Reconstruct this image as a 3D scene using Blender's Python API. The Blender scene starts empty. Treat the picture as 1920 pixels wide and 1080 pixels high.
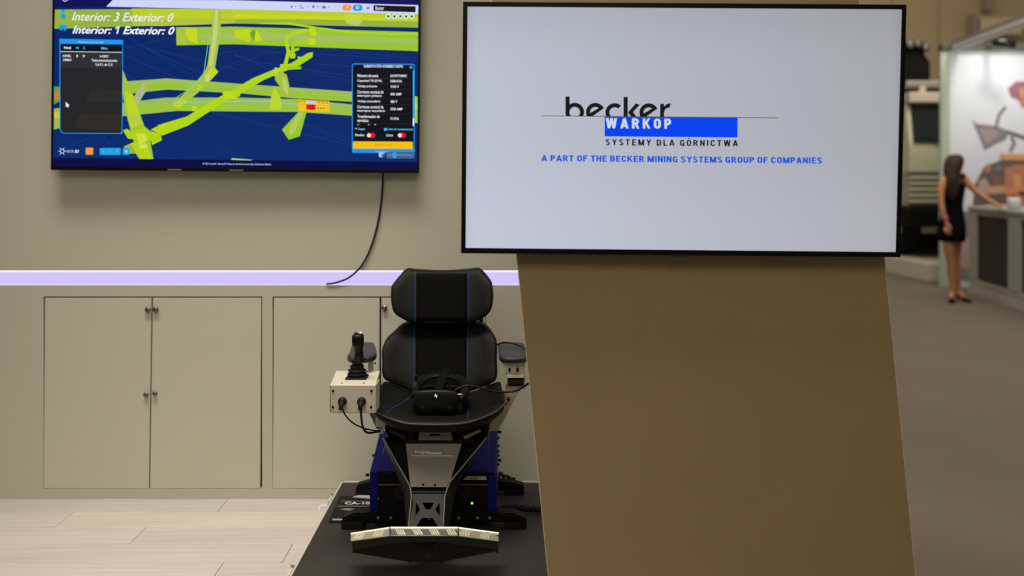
import bpy, bmesh, math, random
from mathutils import Vector, Matrix
from mathutils.geometry import tessellate_polygon
random.seed(7)
S = bpy.context.scene
COL = S.collection
# ------------------------------------------------------------------ camera
F = 1800.0; HZ = 320.0; CH = 1.55
def P(x, y, Y):
    """photo pixel (1920x1080) at depth Y metres -> world point"""
    return Vector(((x - 960.0) * Y / F, Y, CH + (HZ - y) * Y / F))
cd = bpy.data.cameras.new('camera'); cam = bpy.data.objects.new('camera', cd); COL.objects.link(cam)
cam.location = (0, 0, CH); cam.rotation_euler = (math.pi / 2, 0, 0)
cd.sensor_width = 36.0; cd.lens = F / 1920 * 36.0
cd.shift_x = 0.0; cd.shift_y = -(540 - HZ) / 1920.0
cd.clip_start = 0.05; cd.clip_end = 200
cd.dof.use_dof = True; cd.dof.focus_distance = 3.68; cd.dof.aperture_fstop = 1.3
S.camera = cam
S.view_settings.view_transform = 'Standard'; S.view_settings.look = 'None'
S.view_settings.gamma = 1.0; S.view_settings.exposure = 0.0; S.view_settings.use_curve_mapping = False
# ------------------------------------------------------------------ world + lights
w = bpy.data.worlds.new('world'); S.world = w; w.use_nodes = True
bg = w.node_tree.nodes['Background']; bg.inputs[0].default_value = (1.0, 0.94, 0.80, 1); bg.inputs[1].default_value = 0.20
def area(name, loc, target, sx, sy, power, color, spread=180):
    l = bpy.data.lights.new(name, 'AREA'); l.shape = 'RECTANGLE'; l.size = sx; l.size_y = sy
    l.energy = power; l.color = color; l.spread = math.radians(spread)
    o = bpy.data.objects.new(name, l); COL.objects.link(o); o.location = loc
    o.rotation_euler = (Vector(target) - Vector(loc)).to_track_quat('-Z', 'Y').to_euler()
    return o
area('booth_ceiling_light', (-1.15, 2.9, 5.2), (-0.95, 3.75, 0.0), 3.2, 1.0, 42, (1.0, 0.93, 0.80), 62)
area('booth_front_light', (-0.6, -1.5, 4.2), (-0.6, 4.0, 0.4), 4.0, 1.5, 30, (1.0, 0.91, 0.74), 110)
area('hall_ceiling_light', (4.5, 8.0, 7.5), (4.5, 8.0, 0.0), 7.0, 9.0, 520, (1.0, 0.93, 0.83))
area('hall_far_ceiling_light', (6.0, 18.0, 8.5), (7.0, 22.0, 1.0), 8.0, 4.0, 420, (1.0, 0.86, 0.66))
def spot(name, loc, target, power, ang, color, blend=.6, r=.1):
    l = bpy.data.lights.new(name, 'SPOT'); l.energy = power; l.spot_size = math.radians(ang); l.spot_blend = blend
    l.color = color; l.shadow_soft_size = r
    o = bpy.data.objects.new(name, l); COL.objects.link(o); o.location = loc
    o.rotation_euler = (Vector(target) - Vector(loc)).to_track_quat('-Z', 'Y').to_euler(); return o
spot('banner_spotlight', (6.45, 11.9, 3.08), (6.35, 12.8, 2.5), 27, 130, (1.0, 0.98, 0.95), 1.0)
spot('vehicle_fill_light', (6.2, 10.6, 5.6), (6.8, 14.2, 1.6), 330, 60, (1.0, 0.96, 0.84), .7, .3)  # added unseen spot that brightens the vehicle front
# ------------------------------------------------------------------ materials
def lin(c): c = c / 255.0; return c / 12.92 if c <= .04045 else ((c + .055) / 1.055) ** 2.4
def rgb(r, g, b): return (lin(r), lin(g), lin(b), 1.0)
def mat(name, col, rough=.5, metal=0.0, var=.12, scale=30.0, bump=0.0, bscale=200.0, stretch=None, spec=.5):
    m = bpy.data.materials.new(name); m.use_nodes = True; nt = m.node_tree; b = nt.nodes['Principled BSDF']
    b.inputs['Roughness'].default_value = rough; b.inputs['Metallic'].default_value = metal
    b.inputs['Specular IOR Level'].default_value = spec
    tc = nt.nodes.new('ShaderNodeTexCoord'); mp = nt.nodes.new('ShaderNodeMapping')
    nt.links.new(tc.outputs['Object'], mp.inputs['Vector'])
    if stretch: mp.inputs['Scale'].default_value = stretch
    n = nt.nodes.new('ShaderNodeTexNoise'); n.inputs['Scale'].default_value = scale; n.inputs['Detail'].default_value = 4
    nt.links.new(mp.outputs[0], n.inputs['Vector'])
    mx = nt.nodes.new('ShaderNodeMix'); mx.data_type = 'RGBA'
    mx.inputs[6].default_value = tuple(c * (1 - var) for c in col[:3]) + (1,)
    mx.inputs[7].default_value = tuple(min(1, c * (1 + var)) for c in col[:3]) + (1,)
    nt.links.new(n.outputs['Fac'], mx.inputs[0]); nt.links.new(mx.outputs[2], b.inputs['Base Color'])
    if bump:
        n2 = nt.nodes.new('ShaderNodeTexNoise'); n2.inputs['Scale'].default_value = bscale
        nt.links.new(mp.outputs[0], n2.inputs['Vector'])
        bp = nt.nodes.new('ShaderNodeBump'); bp.inputs['Strength'].default_value = bump; bp.inputs['Distance'].default_value = .002
        nt.links.new(n2.outputs['Fac'], bp.inputs['Height']); nt.links.new(bp.outputs[0], b.inputs['Normal'])
    return m
def emis(name, col, strength=1.0):
    m = bpy.data.materials.new(name); m.use_nodes = True; nt = m.node_tree
    nt.nodes.remove(nt.nodes['Principled BSDF']); e = nt.nodes.new('ShaderNodeEmission')
    e.inputs[0].default_value = col; e.inputs[1].default_value = strength
    nt.links.new(e.outputs[0], nt.nodes['Material Output'].inputs[0]); return m
def colmat(name, emit, rough=.5):
    m = bpy.data.materials.new(name); m.use_nodes = True; nt = m.node_tree; b = nt.nodes['Principled BSDF']
    a = nt.nodes.new('ShaderNodeVertexColor'); a.layer_name = 'Col'
    if emit:
        b.inputs['Base Color'].default_value = (.004, .004, .004, 1); b.inputs['Roughness'].default_value = .35
        b.inputs['Specular IOR Level'].default_value = .05
        nt.links.new(a.outputs[0], b.inputs['Emission Color']); b.inputs['Emission Strength'].default_value = emit
    else:
        nt.links.new(a.outputs[0], b.inputs['Base Color']); b.inputs['Roughness'].default_value = rough
    return m
M = {}
M['wall'] = mat('painted_wall', (.49, .475, .385, 1), .75, var=.02, scale=2.0, bump=.05, bscale=300)
M['door'] = mat('painted_door', (.525, .512, .415, 1), .6, var=.02, scale=2.0)
M['panel'] = mat('panel_shade_taupe', (.30, .218, .102, 1), .7, var=.06, scale=3.0, bump=.15, bscale=500)  # wall paint in shade, the shade mixed into a darker taupe
M['paneledge'] = mat('panel_edge_lit', (.62, .54, .38, 1), .6)  # paler than the board: the lit side painted into the colour
M['dark'] = mat('dark_gap', (.02, .018, .014, 1), .8)
M['blackplastic'] = mat('black_plastic', (.006, .006, .006, 1), .42, spec=.2)
M['bezel'] = mat('bezel_black', (.003, .0025, .003, 1), .4, spec=.12)
M['leather'] = mat('black_leather', (.0050, .0049, .0040, 1), .5, var=.25, scale=40, bump=.35, bscale=420, spec=.13)
M['glossblack'] = mat('gloss_black', (.008, .008, .008, 1), .25)
M['ventgrey'] = mat('vent_grey', (.04, .037, .03, 1), .6, spec=.2)
M['weltgrey'] = mat('seam_welt_highlit', (.022, .021, .018, 1), .4)  # grey raised to paint the highlight along the seat seam
M['leather2'] = mat('black_fabric_centre', (.0034, .0033, .0029, 1), .8, var=.25, scale=300, bump=.4, bscale=900, spec=.05)
M['padgrey'] = mat('armrest_vinyl', (.024, .020, .026, 1), .5, var=.15, bump=.3, bscale=400)
M['bluepipe'] = mat('blue_piping', (.012, .034, .15, 1), .6, spec=.2)
M['cream'] = mat('cream_powdercoat', (.70, .645, .49, 1), .45, var=.03, bump=.1, bscale=500)
M['shadecream'] = mat('cream_powdercoat_shaded', (.53, .49, .385, 1), .4, var=.03, bump=.1, bscale=500)  # same paint as cream, with the box's shade mixed into the colour
M['blackmetal'] = mat('black_powdercoat', (.0035, .0034, .0032, 1), .5, var=.2, bump=.2, bscale=600, spec=.15)
M['greymetal'] = mat('grey_powdercoat', (.14, .13, .10, 1), .55, var=.05, bump=.15, bscale=600)
M['darkgrey'] = mat('dark_grey_powdercoat', (.013, .012, .010, 1), .55, var=.12, bump=.2, bscale=600, spec=.2)
M['edge'] = mat('edge_glint_and_trim', (.30, .28, .23, 1), .4, .6)  # pale for the glint painted on plate edges, also the silver trim line
M['blue'] = mat('blue_powdercoat', (.006, .006, .15, 1), .5, var=.12, bump=.2, bscale=600, spec=.12)
M['alu'] = mat('brushed_aluminium', (.62, .58, .50, 1), .38, .85, var=.12, scale=60, stretch=(1, 20, 1))
M['treadlight'] = mat('tread_plate_pale', (.40, .365, .275, 1), .36, .4, var=.2, scale=80, bump=.2, bscale=200)  # side plates, paler than the centre tread plate
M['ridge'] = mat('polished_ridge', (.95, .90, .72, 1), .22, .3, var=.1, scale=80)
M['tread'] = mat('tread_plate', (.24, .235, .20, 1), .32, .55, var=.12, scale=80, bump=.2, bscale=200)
M['trim'] = mat('pale_aluminium_trim', (.56, .53, .46, 1), .45, .15, var=.1, scale=40)
M['steel'] = mat('bolt_steel', (.45, .42, .36, 1), .3, .9)
M['nickel'] = mat('knob_nickel', (.20, .18, .15, 1), .28, .9)
M['black'] = mat('matt_black', (.004, .004, .004, 1), .7, spec=.15)
M['rubber'] = mat('black_rubber', (.006, .006, .006, 1), .65, spec=.2)
M['stage'] = mat('stage_top', (.019, .0148, .0118, 1), .65, var=.35, scale=6, bump=.25, bscale=300)
M['cable'] = mat('cable_black', (.006, .005, .005, 1), .5, spec=.25)
M['white'] = mat('white_plastic', (.72, .72, .70, 1), .5)
M['paper'] = mat('paper', (.42, .42, .43, 1), .6)
M['flyer'] = mat('flyer_black', (.009, .008, .010, 1), .6, spec=.12)
M['whiteprint'] = mat('white_print', (.45, .44, .42, 1), .5)
M['creamprint'] = mat('cream_print', (.42, .40, .28, 1), .5)
M['carpet'] = mat('hall_carpet', (.150, .123, .089, 1), .95, var=.12, scale=1.2, bump=.5, bscale=120)
M['hallwall'] = mat('hall_cladding', (.44, .345, .20, 1), .8, var=.05, scale=.6)
M['led'] = emis('led_diffuser', rgb(208, 198, 252), 1.0)
M['led2'] = emis('led_core', rgb(250, 247, 255), 1.0)
M['greenled'] = emis('green_led', (.25, 1.0, .08, 1), 2.5)
M['logoled'] = emis('logo_white', (1, 1, 1, 1), .9)
M['creamwhite'] = mat('plinth_white', (.66, .63, .48, 1), .6)
M['vcream'] = mat('vehicle_cream', (.66, .65, .43, 1), .4)
M['vtan'] = mat('vehicle_tan', (.60, .50, .36, 1), .5)
M['vglass'] = mat('dark_windscreen', (.012, .018, .016, 1), .12)
M['vlens'] = mat('floodlight_lens', (.16, .17, .15, 1), .2)
M['bannerwhite'] = mat('banner_white', (.64, .67, .73, 1), .6, var=.02, scale=1)
M['bannergreen'] = mat('banner_edge', (.44, .49, .36, 1), .5)
M['darkbeam'] = mat('dark_beam', (.10, .09, .07, 1), .5)
M['beamwhite'] = mat('beam_white', (.62, .60, .56, 1), .5)
M['mauve'] = mat('mauve_grey', (.30, .235, .215, 1), .6)
M['countertop'] = mat('counter_top', (.45, .44, .41, 1), .4)
M['counterframe'] = mat('counter_frame', (.42, .40, .34, 1), .45)
M['counterframe2'] = mat('counter_plinth', (.50, .47, .42, 1), .5)
M['counterpanel'] = mat('counter_dark_panel', (.016, .012, .010, 1), .4)
M['ductbeige'] = mat('duct_beige', (.60, .50, .32, 1), .7)
M['paperwhite'] = mat('leaflet_white', (.6, .6, .58, 1), .5)
M['skin'] = mat('skin', (.56, .25, .11, 1), .5, var=.08)
M['lips'] = mat('lips', (.30, .08, .07, 1), .4)
M['hair'] = mat('dark_hair', (.034, .012, .007, 1), .7, var=.3, scale=60, stretch=(4, 4, .5))
M['dress'] = mat('black_dress', (.003, .003, .0035, 1), .8, spec=.1)
M['pink'] = mat('pink_band', (.55, .12, .22, 1), .5)
# planks
def plankmat(i, c):
    m = mat('whitewashed_plank_%s' % 'abcde'[i], c, .5, var=.22, scale=1.6, bump=.08, bscale=20, stretch=(1.0, 24, 24), spec=.3); return m
PL = [plankmat(0, (.485, .435, .405, 1)), plankmat(1, (.455, .41, .39, 1)), plankmat(2, (.515, .46, .415, 1)), plankmat(3, (.47, .42, .40, 1))]
# ------------------------------------------------------------------ mesh helpers
W = {}
def tag(o, label=None, cat=None, group=None, kind=None):
    if label: o['label'] = label
    if cat: o['category'] = cat
    if group: o['group'] = group
    if kind: o['kind'] = kind
    return o
def empty(name, loc, label=None, cat=None, group=None, kind=None):
    o = bpy.data.objects.new(name, None); COL.objects.link(o); o.location = loc; o.empty_display_size = .1
    W[o.name] = Vector(loc); return tag(o, label, cat, group, kind)
class MB:
    def __init__(s): s.v = []; s.f = []; s.c = []
    def add(s, vs, fs):
        n = len(s.v); s.v += [Vector(p) for p in vs]; s.f += [tuple(i + n for i in f) for f in fs]; return s
    def box(s, x0, x1, y0, y1, z0, z1):
        return s.add([(x, y, z) for x in (x0, x1) for y in (y0, y1) for z in (z0, z1)],
                     [(0, 1, 3, 2), (4, 6, 7, 5), (0, 4, 5, 1), (2, 3, 7, 6), (0, 2, 6, 4), (1, 5, 7, 3)])
    def hexa(s, a, b):
        """two quads (4 pts each) joined"""
        return s.add(list(a) + list(b), [(0, 1, 2, 3), (7, 6, 5, 4)] + [(i, (i + 4), (i + 1) % 4 + 4, (i + 1) % 4) for i in range(4)])
    def prism(s, pts, vec):
        vec = Vector(vec); n = len(pts); a = [Vector(p) for p in pts]; b = [p + vec for p in a]
        tris = tessellate_polygon([a])
        fs = [tuple(t) for t in tris] + [tuple(i + n for i in reversed(t)) for t in tris]
        fs += [(i, i + n, (i + 1) % n + n, (i + 1) % n) for i in range(n)]
        return s.add(a + b, fs)
    def holes(s, outer, holes, vec):
        vec = Vector(vec); loops = [[Vector(p) for p in outer]] + [[Vector(p) for p in h] for h in holes]
        flat = [p for l in loops for p in l]; n = len(flat); tris = tessellate_polygon(loops)
        fs = [tuple(t) for t in tris] + [tuple(i + n for i in reversed(t)) for t in tris]; k = 0
        for l in loops:
            m = len(l); fs += [(k + i, k + i + n, k + (i + 1) % m + n, k + (i + 1) % m) for i in range(m)]; k += m
        return s.add(flat + [p + vec for p in flat], fs)
    def loft(s, rings, cap=True):
        n = len(rings[0]); vs = [p for r in rings for p in r]; fs = []
        for k in range(len(rings) - 1):
            fs += [(k * n + i, k * n + (i + 1) % n, (k + 1) * n + (i + 1) % n, (k + 1) * n + i) for i in range(n)]
        if cap: fs += [tuple(reversed(range(n))), tuple(range((len(rings) - 1) * n, len(rings) * n))]
        return s.add(vs, fs)
    def tube(s, pts, r, n=8, smooth=6):
        pts = [Vector(p) for p in pts]
        if smooth and len(pts) > 2: pts = catmull(pts, smooth)
        rs = r if isinstance(r, (list, tuple)) else None; rings = []
        up = Vector((0, 0, 1)); prev = None
        for i, p in enumerate(pts):
            t = (pts[min(i + 1, len(pts) - 1)] - pts[max(i - 1, 0)]).normalized()
            if prev is None:
                a = t.cross(up); a = t.cross(Vector((1, 0, 0))) if a.length < .05 else a
            else: a = prev - t * prev.dot(t)
            a.normalize(); prev = a; b = t.cross(a)
            rr = r if rs is None else rs[0] + (rs[1] - rs[0]) * i / (len(pts) - 1)
            rings.append([p + a * rr * math.cos(2 * math.pi * k / n) + b * rr * math.sin(2 * math.pi * k / n) for k in range(n)])
        return s.loft(rings)
    def cyl(s, p0, p1, r0, r1=None, n=16):
        return s.tube([p0, p1], (r0, r0 if r1 is None else r1), n, 0)
    def lathe(s, c, prof, n=20, axis='Z'):
        c = Vector(c); rings = []
        for r, h in prof:
            ring = []
            for k in range(n):
                a = 2 * math.pi * k / n
                d = Vector((r * math.cos(a), r * math.sin(a), h))
                if axis == 'Y': d = Vector((d.x, d.z, d.y))
                if axis == 'X': d = Vector((d.z, d.x, d.y))
                ring.append(c + d)
            rings.append(ring)
        return s.loft(rings)
    def build(s, name, m, parent=None, origin=None, smooth=False, bevel=0.0, seg=2, kind=None, sub=0, colors=None):
        if origin is None:
            if parent is not None: 
                xs = [p for p in s.v]; origin = sum(xs, Vector()) / len(xs)
            else:
                origin = Vector(((min(p.x for p in s.v) + max(p.x for p in s.v)) / 2, (min(p.y for p in s.v) + max(p.y for p in s.v)) / 2, min(p.z for p in s.v)))
        origin = Vector(origin)
        me = bpy.data.meshes.new(name); me.from_pydata([tuple(p - origin) for p in s.v], [], s.f)
        if colors is not None:
            ca = me.color_attributes.new('Col', 'FLOAT_COLOR', 'CORNER'); i = 0
            for pl in me.polygons:
                for li in pl.loop_indices:
                    c = colors[pl.index]; c = c if not isinstance(c, list) else c[li - pl.loop_start]
                    ca.data[li].color = c
        else:
            b = bmesh.new(); b.from_mesh(me); bmesh.ops.recalc_face_normals(b, faces=b.faces); b.to_mesh(me); b.free()
        me.materials.append(m if not isinstance(m, str) else M[m])
        if smooth: me.polygons.foreach_set('use_smooth', [True] * len(me.polygons))
        o = bpy.data.objects.new(name, me); COL.objects.link(o)
        if parent is not None: o.parent = parent; o.location = origin - W[parent.name]
        else: o.location = origin
        W[o.name] = origin
        if bevel:
            d = o.modifiers.new('bevel', 'BEVEL'); d.width = bevel; d.segments = seg; d.limit_method = 'ANGLE'; d.angle_limit = math.radians(35)
            if not smooth: d.harden_normals = False
        if sub: d = o.modifiers.new('sub', 'SUBSURF'); d.levels = sub; d.render_levels = sub
        if kind: o['kind'] = kind
        return o
def catmull(pts, k, closed=False):
    n = len(pts); out = []
    rng = range(n) if closed else range(n - 1)
    for i in rng:
        if closed: a, b, c, d = pts[(i - 1) % n], pts[i], pts[(i + 1) % n], pts[(i + 2) % n]
        else: a, b, c, d = pts[max(i - 1, 0)], pts[i], pts[i + 1], pts[min(i + 2, n - 1)]
        for j in range(k):
            t = j / k
            out.append(.5 * ((2 * b) + (c - a) * t + (2 * a - 5 * b + 4 * c - d) * t * t + (3 * b - a - 3 * c + d) * t ** 3))
    if not closed: out.append(pts[-1])
    return out
def V2(l): return [Vector((a, b, 0)) for a, b in l]
# flat picture layers on a screen or print, drawn in a plane of constant depth
_tc = {}
def glyphs(body, bold=0.0, shear=0.0, spacing=1.0):
    k = (body, bold, shear, spacing)
    if k not in _tc:
        c = bpy.data.curves.new('t', 'FONT'); c.body = body; c.offset = bold; c.shear = shear; c.resolution_u = 3; c.space_character = spacing
        o = bpy.data.objects.new('t', c); COL.objects.link(o); bpy.context.view_layer.update()
        dg = bpy.context.evaluated_depsgraph_get(); me = bpy.data.meshes.new_from_object(o.evaluated_get(dg))
        vs = [(v.co.x, v.co.y) for v in me.vertices]; fs = [tuple(p.vertices) for p in me.polygons]
        bpy.data.objects.remove(o); bpy.data.curves.remove(c); bpy.data.meshes.remove(me)
        _tc[k] = (vs, fs)
    return _tc[k]
def arcp(cx, cy, rx, ry, a0, a1, n=10): return [(cx + rx * math.cos(math.radians(a0 + (a1 - a0) * k / n)), cy + ry * math.sin(math.radians(a0 + (a1 - a0) * k / n))) for k in range(n + 1)]
def gdef(c, t):
    """bold grotesque capital as (width, straight strokes, curved strokes); cap height 1, stroke t"""
    h = t / 2; T = 1 - h; w = .56; L = h; R = w - h; m = w / 2
    if c == 'I': return t, [[(h, 0), (h, 1)]], []
    if c == 'L': return .48, [[(L, 0), (L, 1)], [(L, h), (.48, h)]], []
    if c in 'EF':
        st = [[(L, 0), (L, 1)], [(L, T), (.5, T)], [(L, .52), (.46, .52)]]
        return .5, st + ([[(L, h), (.5, h)]] if c == 'E' else []), []
    if c == 'T': return .54, [[(.27, 0), (.27, 1)], [(0, T), (.54, T)]], []
    if c == 'H': return w, [[(L, 0), (L, 1)], [(R, 0), (R, 1)], [(L, .52), (R, .52)]], []
    if c == 'N': return w + .02, [[(L, 0), (L, 1)], [(R + .02, 0), (R + .02, 1)], [(L, 1 - h * .6), (R + .02, h * .6)]], []
    if c == 'M': W = .74; return W, [[(L, 0), (L, 1)], [(W - h, 0), (W - h, 1)], [(L + .02, 1 - h * .3), (W / 2, .02)], [(W - L - .02, 1 - h * .3), (W / 2, .02)]], []
    if c == 'W': W = .86; return W, [[(h * .9, 1), (W * .28, 0)], [(W * .28, 0), (W / 2, 1)], [(W / 2, 1), (W * .72, 0)], [(W * .72, 0), (W - h * .9, 1)]], []
    if c == 'A': W = .64; return W, [[(h * .9, 0), (W / 2, 1)], [(W / 2, 1), (W - h * .9, 0)], [(W * .22, .27), (W * .78, .27)]], []
    if c == 'Y': W = .6; return W, [[(h * .9, 1), (W / 2, .42)], [(W - h * .9, 1), (W / 2, .42)], [(W / 2, 0), (W / 2, .48)]], []
    if c == 'K': W = .6; return W, [[(L, 0), (L, 1)], [(L + h * .4, .36), (W - h, 1)], [(L + t * .8, .55), (W - h * .8, 0)]], []
    if c == 'P': return .54, [[(L, 0), (L, 1)]], [[(L, T), (.28, T)] + arcp(.28, (T + .46) / 2, .54 - h - .28, (T - .46) / 2, 90, -90) + [(L, .46)]]
    if c == 'R': return .58, [[(L, 0), (L, 1)], [(.30, .48), (.58 - h * .9, 0)]], [[(L, T), (.28, T)] + arcp(.28, (T + .49) / 2, .55 - h - .28, (T - .49) / 2, 90, -90) + [(L, .49)]]
    if c == 'B': return .56, [[(L, 0), (L, 1)]], [[(L, T), (.28, T)] + arcp(.28, (T + .53) / 2, .53 - h - .28, (T - .53) / 2, 90, -90) + [(L, .53)], [(L, .53), (.30, .53)] + arcp(.30, (h + .53) / 2, .56 - h - .30, (.53 - h) / 2, 90, -90) + [(L, h)]]
    if c == 'D': return .56, [[(L, 0), (L, 1)]], [[(L, T), (.2, T)] + arcp(.2, .72, R - .2, T - .72, 90, 0) + arcp(.2, .28, R - .2, .28 - h, 0, -90) + [(L, h)]]
    if c in 'OÓ':
        return w, ([[(m - .03, 1.1), (m + .1, 1.27)]] if c == 'Ó' else []), [arcp(m, .68, m - h, T - .68, 0, 180) + arcp(m, .32, m - h, .32 - h, 180, 360) + [(R, .68)]]
    if c == 'U': return w, [], [[(L, 1)] + arcp(m, .32, m - h, .32 - h, 180, 360) + [(R, 1)]]
    if c == 'C': return w, [], [arcp(m, .68, m - h, T - .68, 0, 180) + arcp(m, .32, m - h, .32 - h, 180, 360)]
    if c == 'G': return w, [[(m + .02, .44), (w, .44)], [(R, .5), (R, 0)]], [arcp(m, .68, m - h, T - .68, 5, 180) + arcp(m, .32, m - h, .32 - h, 180, 340)]
    if c == 'S': a = .255; return .54, [], [arcp(.27, .745 - .0, .27 - h, .255 - h, 15, 200) + [(.2, .56), (.34, .46)] + arcp(.27, .255, .27 - h, .255 - h, 20, -165)]
    return .3, [], []
class Art:
    """coloured flat shapes; fn(px,py,layer)->world"""
    def __init__(s, fn, step=1): s.fn = fn; s.m = MB(); s.col = []; s.n = 0
    def poly(s, pts, c):
        pts3 = [Vector((a, b, 0)) for a, b in pts]; t = tessellate_polygon([pts3]); s.n += 1
        # keep winding towards the viewer
        fs = []
        for tr in t:
            a, b, d = [pts3[i] for i in tr]
            fs.append(tuple(tr) if (b - a).cross(d - a).z < 0 else tuple(reversed(tr)))
        s.m.add([s.fn(a, b, s.n) for a, b in pts], fs); s.col += [rgb(*c)] * len(fs); return s
    def grad(s, x0, y0, x1, y1, nx, ny, fc, warp=None):
        s.n += 1; warp = warp or (lambda x, y: (x, y)); vs = []
        for j in range(ny + 1):
            for i in range(nx + 1):
                vs.append(warp(x0 + (x1 - x0) * i / nx, y0 + (y1 - y0) * j / ny))
        fs = []; cs = []
        for j in range(ny):
            for i in range(nx):
                q = (j * (nx + 1) + i, (j + 1) * (nx + 1) + i, (j + 1) * (nx + 1) + i + 1, j * (nx + 1) + i + 1); fs.append(q)
                uv = [(i / nx, j / ny), (i / nx, (j + 1) / ny), ((i + 1) / nx, (j + 1) / ny), ((i + 1) / nx, j / ny)]
                cs.append([rgb(*fc(u, v)) for u, v in uv])
        s.m.add([s.fn(a, b, s.n) for a, b in vs], fs); s.col += cs; return s
    def line(s, pts, wd, c):
        pts = [Vector((a, b, 0)) for a, b in pts]; L = []; R = []
        for i, p in enumerate(pts):
            t = (pts[min(i + 1, len(pts) - 1)] - pts[max(i - 1, 0)]).normalized(); nn = Vector((-t.y, t.x, 0)) * wd / 2
            L.append((p + nn)[:2]); R.append((p - nn)[:2])
        return s.poly(L + R[::-1], c)
    def rrect(s, x0, y0, x1, y1, r, c, slope=0):
        pts = []
        for cx, cy, a0 in ((x1 - r, y1 - r, 0), (x0 + r, y1 - r, 90), (x0 + r, y0 + r, 180), (x1 - r, y0 + r, 270)):
            for k in range(5):
                a = math.radians(a0 + k * 22.5); X = cx + r * math.cos(a); pts.append((X, cy + r * math.sin(a) + (X - x0) * slope))
        return s.poly(pts, c)
    def disc(s, x, y, r, c): return s.poly([(x + r * math.cos(k * math.pi / 8), y + r * math.sin(k * math.pi / 8)) for k in range(16)], c)
    def ring(s, x, y, ro, ri, c, a0=0, a1=360):
        n = 24; o = [(x + ro * math.cos(math.radians(a0 + (a1 - a0) * k / n)), y - ro * math.sin(math.radians(a0 + (a1 - a0) * k / n))) for k in range(n + 1)]
        i = [(x + ri * math.cos(math.radians(a0 + (a1 - a0) * k / n)), y - ri * math.sin(math.radians(a0 + (a1 - a0) * k / n))) for k in range(n + 1)]
        for k in range(n): s.poly([o[k], o[k + 1], i[k + 1], i[k]], c); s.n -= 1
        s.n += 1; return s
    def text(s, body, x0, y0, x1, y1, c, bold=0.0, shear=0.0, slope=0.0, spacing=1.0):
        vs, fs = glyphs(body, bold, shear, spacing)
        if not vs: return s
        ax = min(v[0] for v in vs); bx = max(v[0] for v in vs); ay = min(v[1] for v in vs); by = max(v[1] for v in vs); s.n += 1
        out = []
        for u, v in vs:
            X = x0 + (u - ax) / (bx - ax) * (x1 - x0); Y = y1 - (v - ay) / (by - ay) * (y1 - y0); out.append(s.fn(X, Y + (X - x0) * slope, s.n))
        s.m.add(out, fs); s.col += [rgb(*c)] * len(fs); return s
    def caps(s, body, x0, y0, x1, y1, c, t=.19, gap=.14, space=.34, slope=0.0):
        x = 0; pos = []
        for ch in body:
            if ch == ' ': x += space; continue
            wd, st, cv = gdef(ch, t); pos.append((x, st, cv)); x += wd + gap
        tot = x - gap; H = y1 - y0; W_ = (x1 - x0) / tot
        f = lambda u, v: (x0 + u * W_, y1 - v * H + u * W_ * slope)
        s.n += 1; base = s.n; k = t / 2 
        def seg(a, b):
            a, b = Vector((a[0], a[1])), Vector((b[0], b[1])); d = (b - a).normalized(); n = Vector((-d.y, d.x)) * k
            if abs(n.x) > 1e-6: n = n * (1 if abs(d.y) < 1e-6 else min(1.35, 1 / max(abs(d.y), .5))); n = Vector((n.x, 0)) if abs(d.y) > .3 else n
            s.poly([f(*(a + n)), f(*(b + n)), f(*(b - n)), f(*(a - n))], c); s.n = base
        for px, st, cv in pos:
            for l in st: seg((l[0][0] + px, l[0][1]), (l[1][0] + px, l[1][1]))
            for l in cv:
                P_ = [Vector((a + px, b)) for a, b in l]; A_ = []; B_ = []
                for i, p in enumerate(P_):
                    d = (P_[min(i + 1, len(P_) - 1)] - P_[max(i - 1, 0)]).normalized(); n = Vector((-d.y, d.x)) * k; A_.append(p + n); B_.append(p - n)
                for i in range(len(P_) - 1): s.poly([f(*A_[i]), f(*A_[i + 1]), f(*B_[i + 1]), f(*B_[i])], c); s.n = base
        return s
    def build(s, name, m, parent): return s.m.build(name, m, parent, colors=s.col)
def rotrect(c, n): return [c]
# ================================================================== SETTING
WY = 4.537       # booth back wall plane
def wx(px, Y=WY): return (px - 960) * Y / F
def wz(py, Y=WY): return CH + (HZ - py) * Y / F
# ---- wall_back with openings for the cupboards and the light channel
XL, XR = -3.6, 1.15; TOPZ = 3.4; WB = WY + .42
zs0, zs1 = wz(535), wz(507)                 # light channel
cz0, cz1 = wz(916.5), wz(556)
c1x0, c1x1 = wx(81.5), wx(491.5); c2x0, c2x1 = wx(511), wx(911)
wb = MB()
wb.box(XL, XR, WY, WY + .06, zs1, TOPZ)
wb.box(XL, XR, WY, WY + .06, cz1, zs0)
wb.box(XL, c1x0, WY, WY + .06, cz0, cz1); wb.box(c1x1, c2x0, WY, WY + .06, cz0, cz1); wb.box(c2x1, XR, WY, WY + .06, cz0, cz1)
wb.box(XL, XR, WY, WY + .06, -.02, cz0)
wb.box(XL, XR, WB - .06, WB, -.02, TOPZ)
wb.box(XR - .06, XR, WY + .06, WB - .06, -.02, TOPZ)
wb.box(XL, XL + .06, WY + .06, WB - .06, -.02, TOPZ)
wall = wb.build('wall_back', 'wall'); tag(wall, 'cream painted booth wall with cupboards and a glowing strip', kind='structure')
# LED strip
led = empty('led_light_strip', (wx(400), WY + .03, zs0), 'long lavender glowing light strip set into the cream wall above the cupboards', 'light')
MB().box(XL + .07, XR - .07, WY + .012, WY + .03, zs0, zs1).build('diffuser', 'led', led)
MB().box(XL + .07, XR - .07, WY + .006, WY + .011, zs1 - .009, zs1 - .0005).build('light_line', 'led2', led)
MB().box(XL + .07, XR - .07, WY + .006, WY + .011, zs0 + .0005, zs0 + .0025).build('light_line', 'led2', led)
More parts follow.
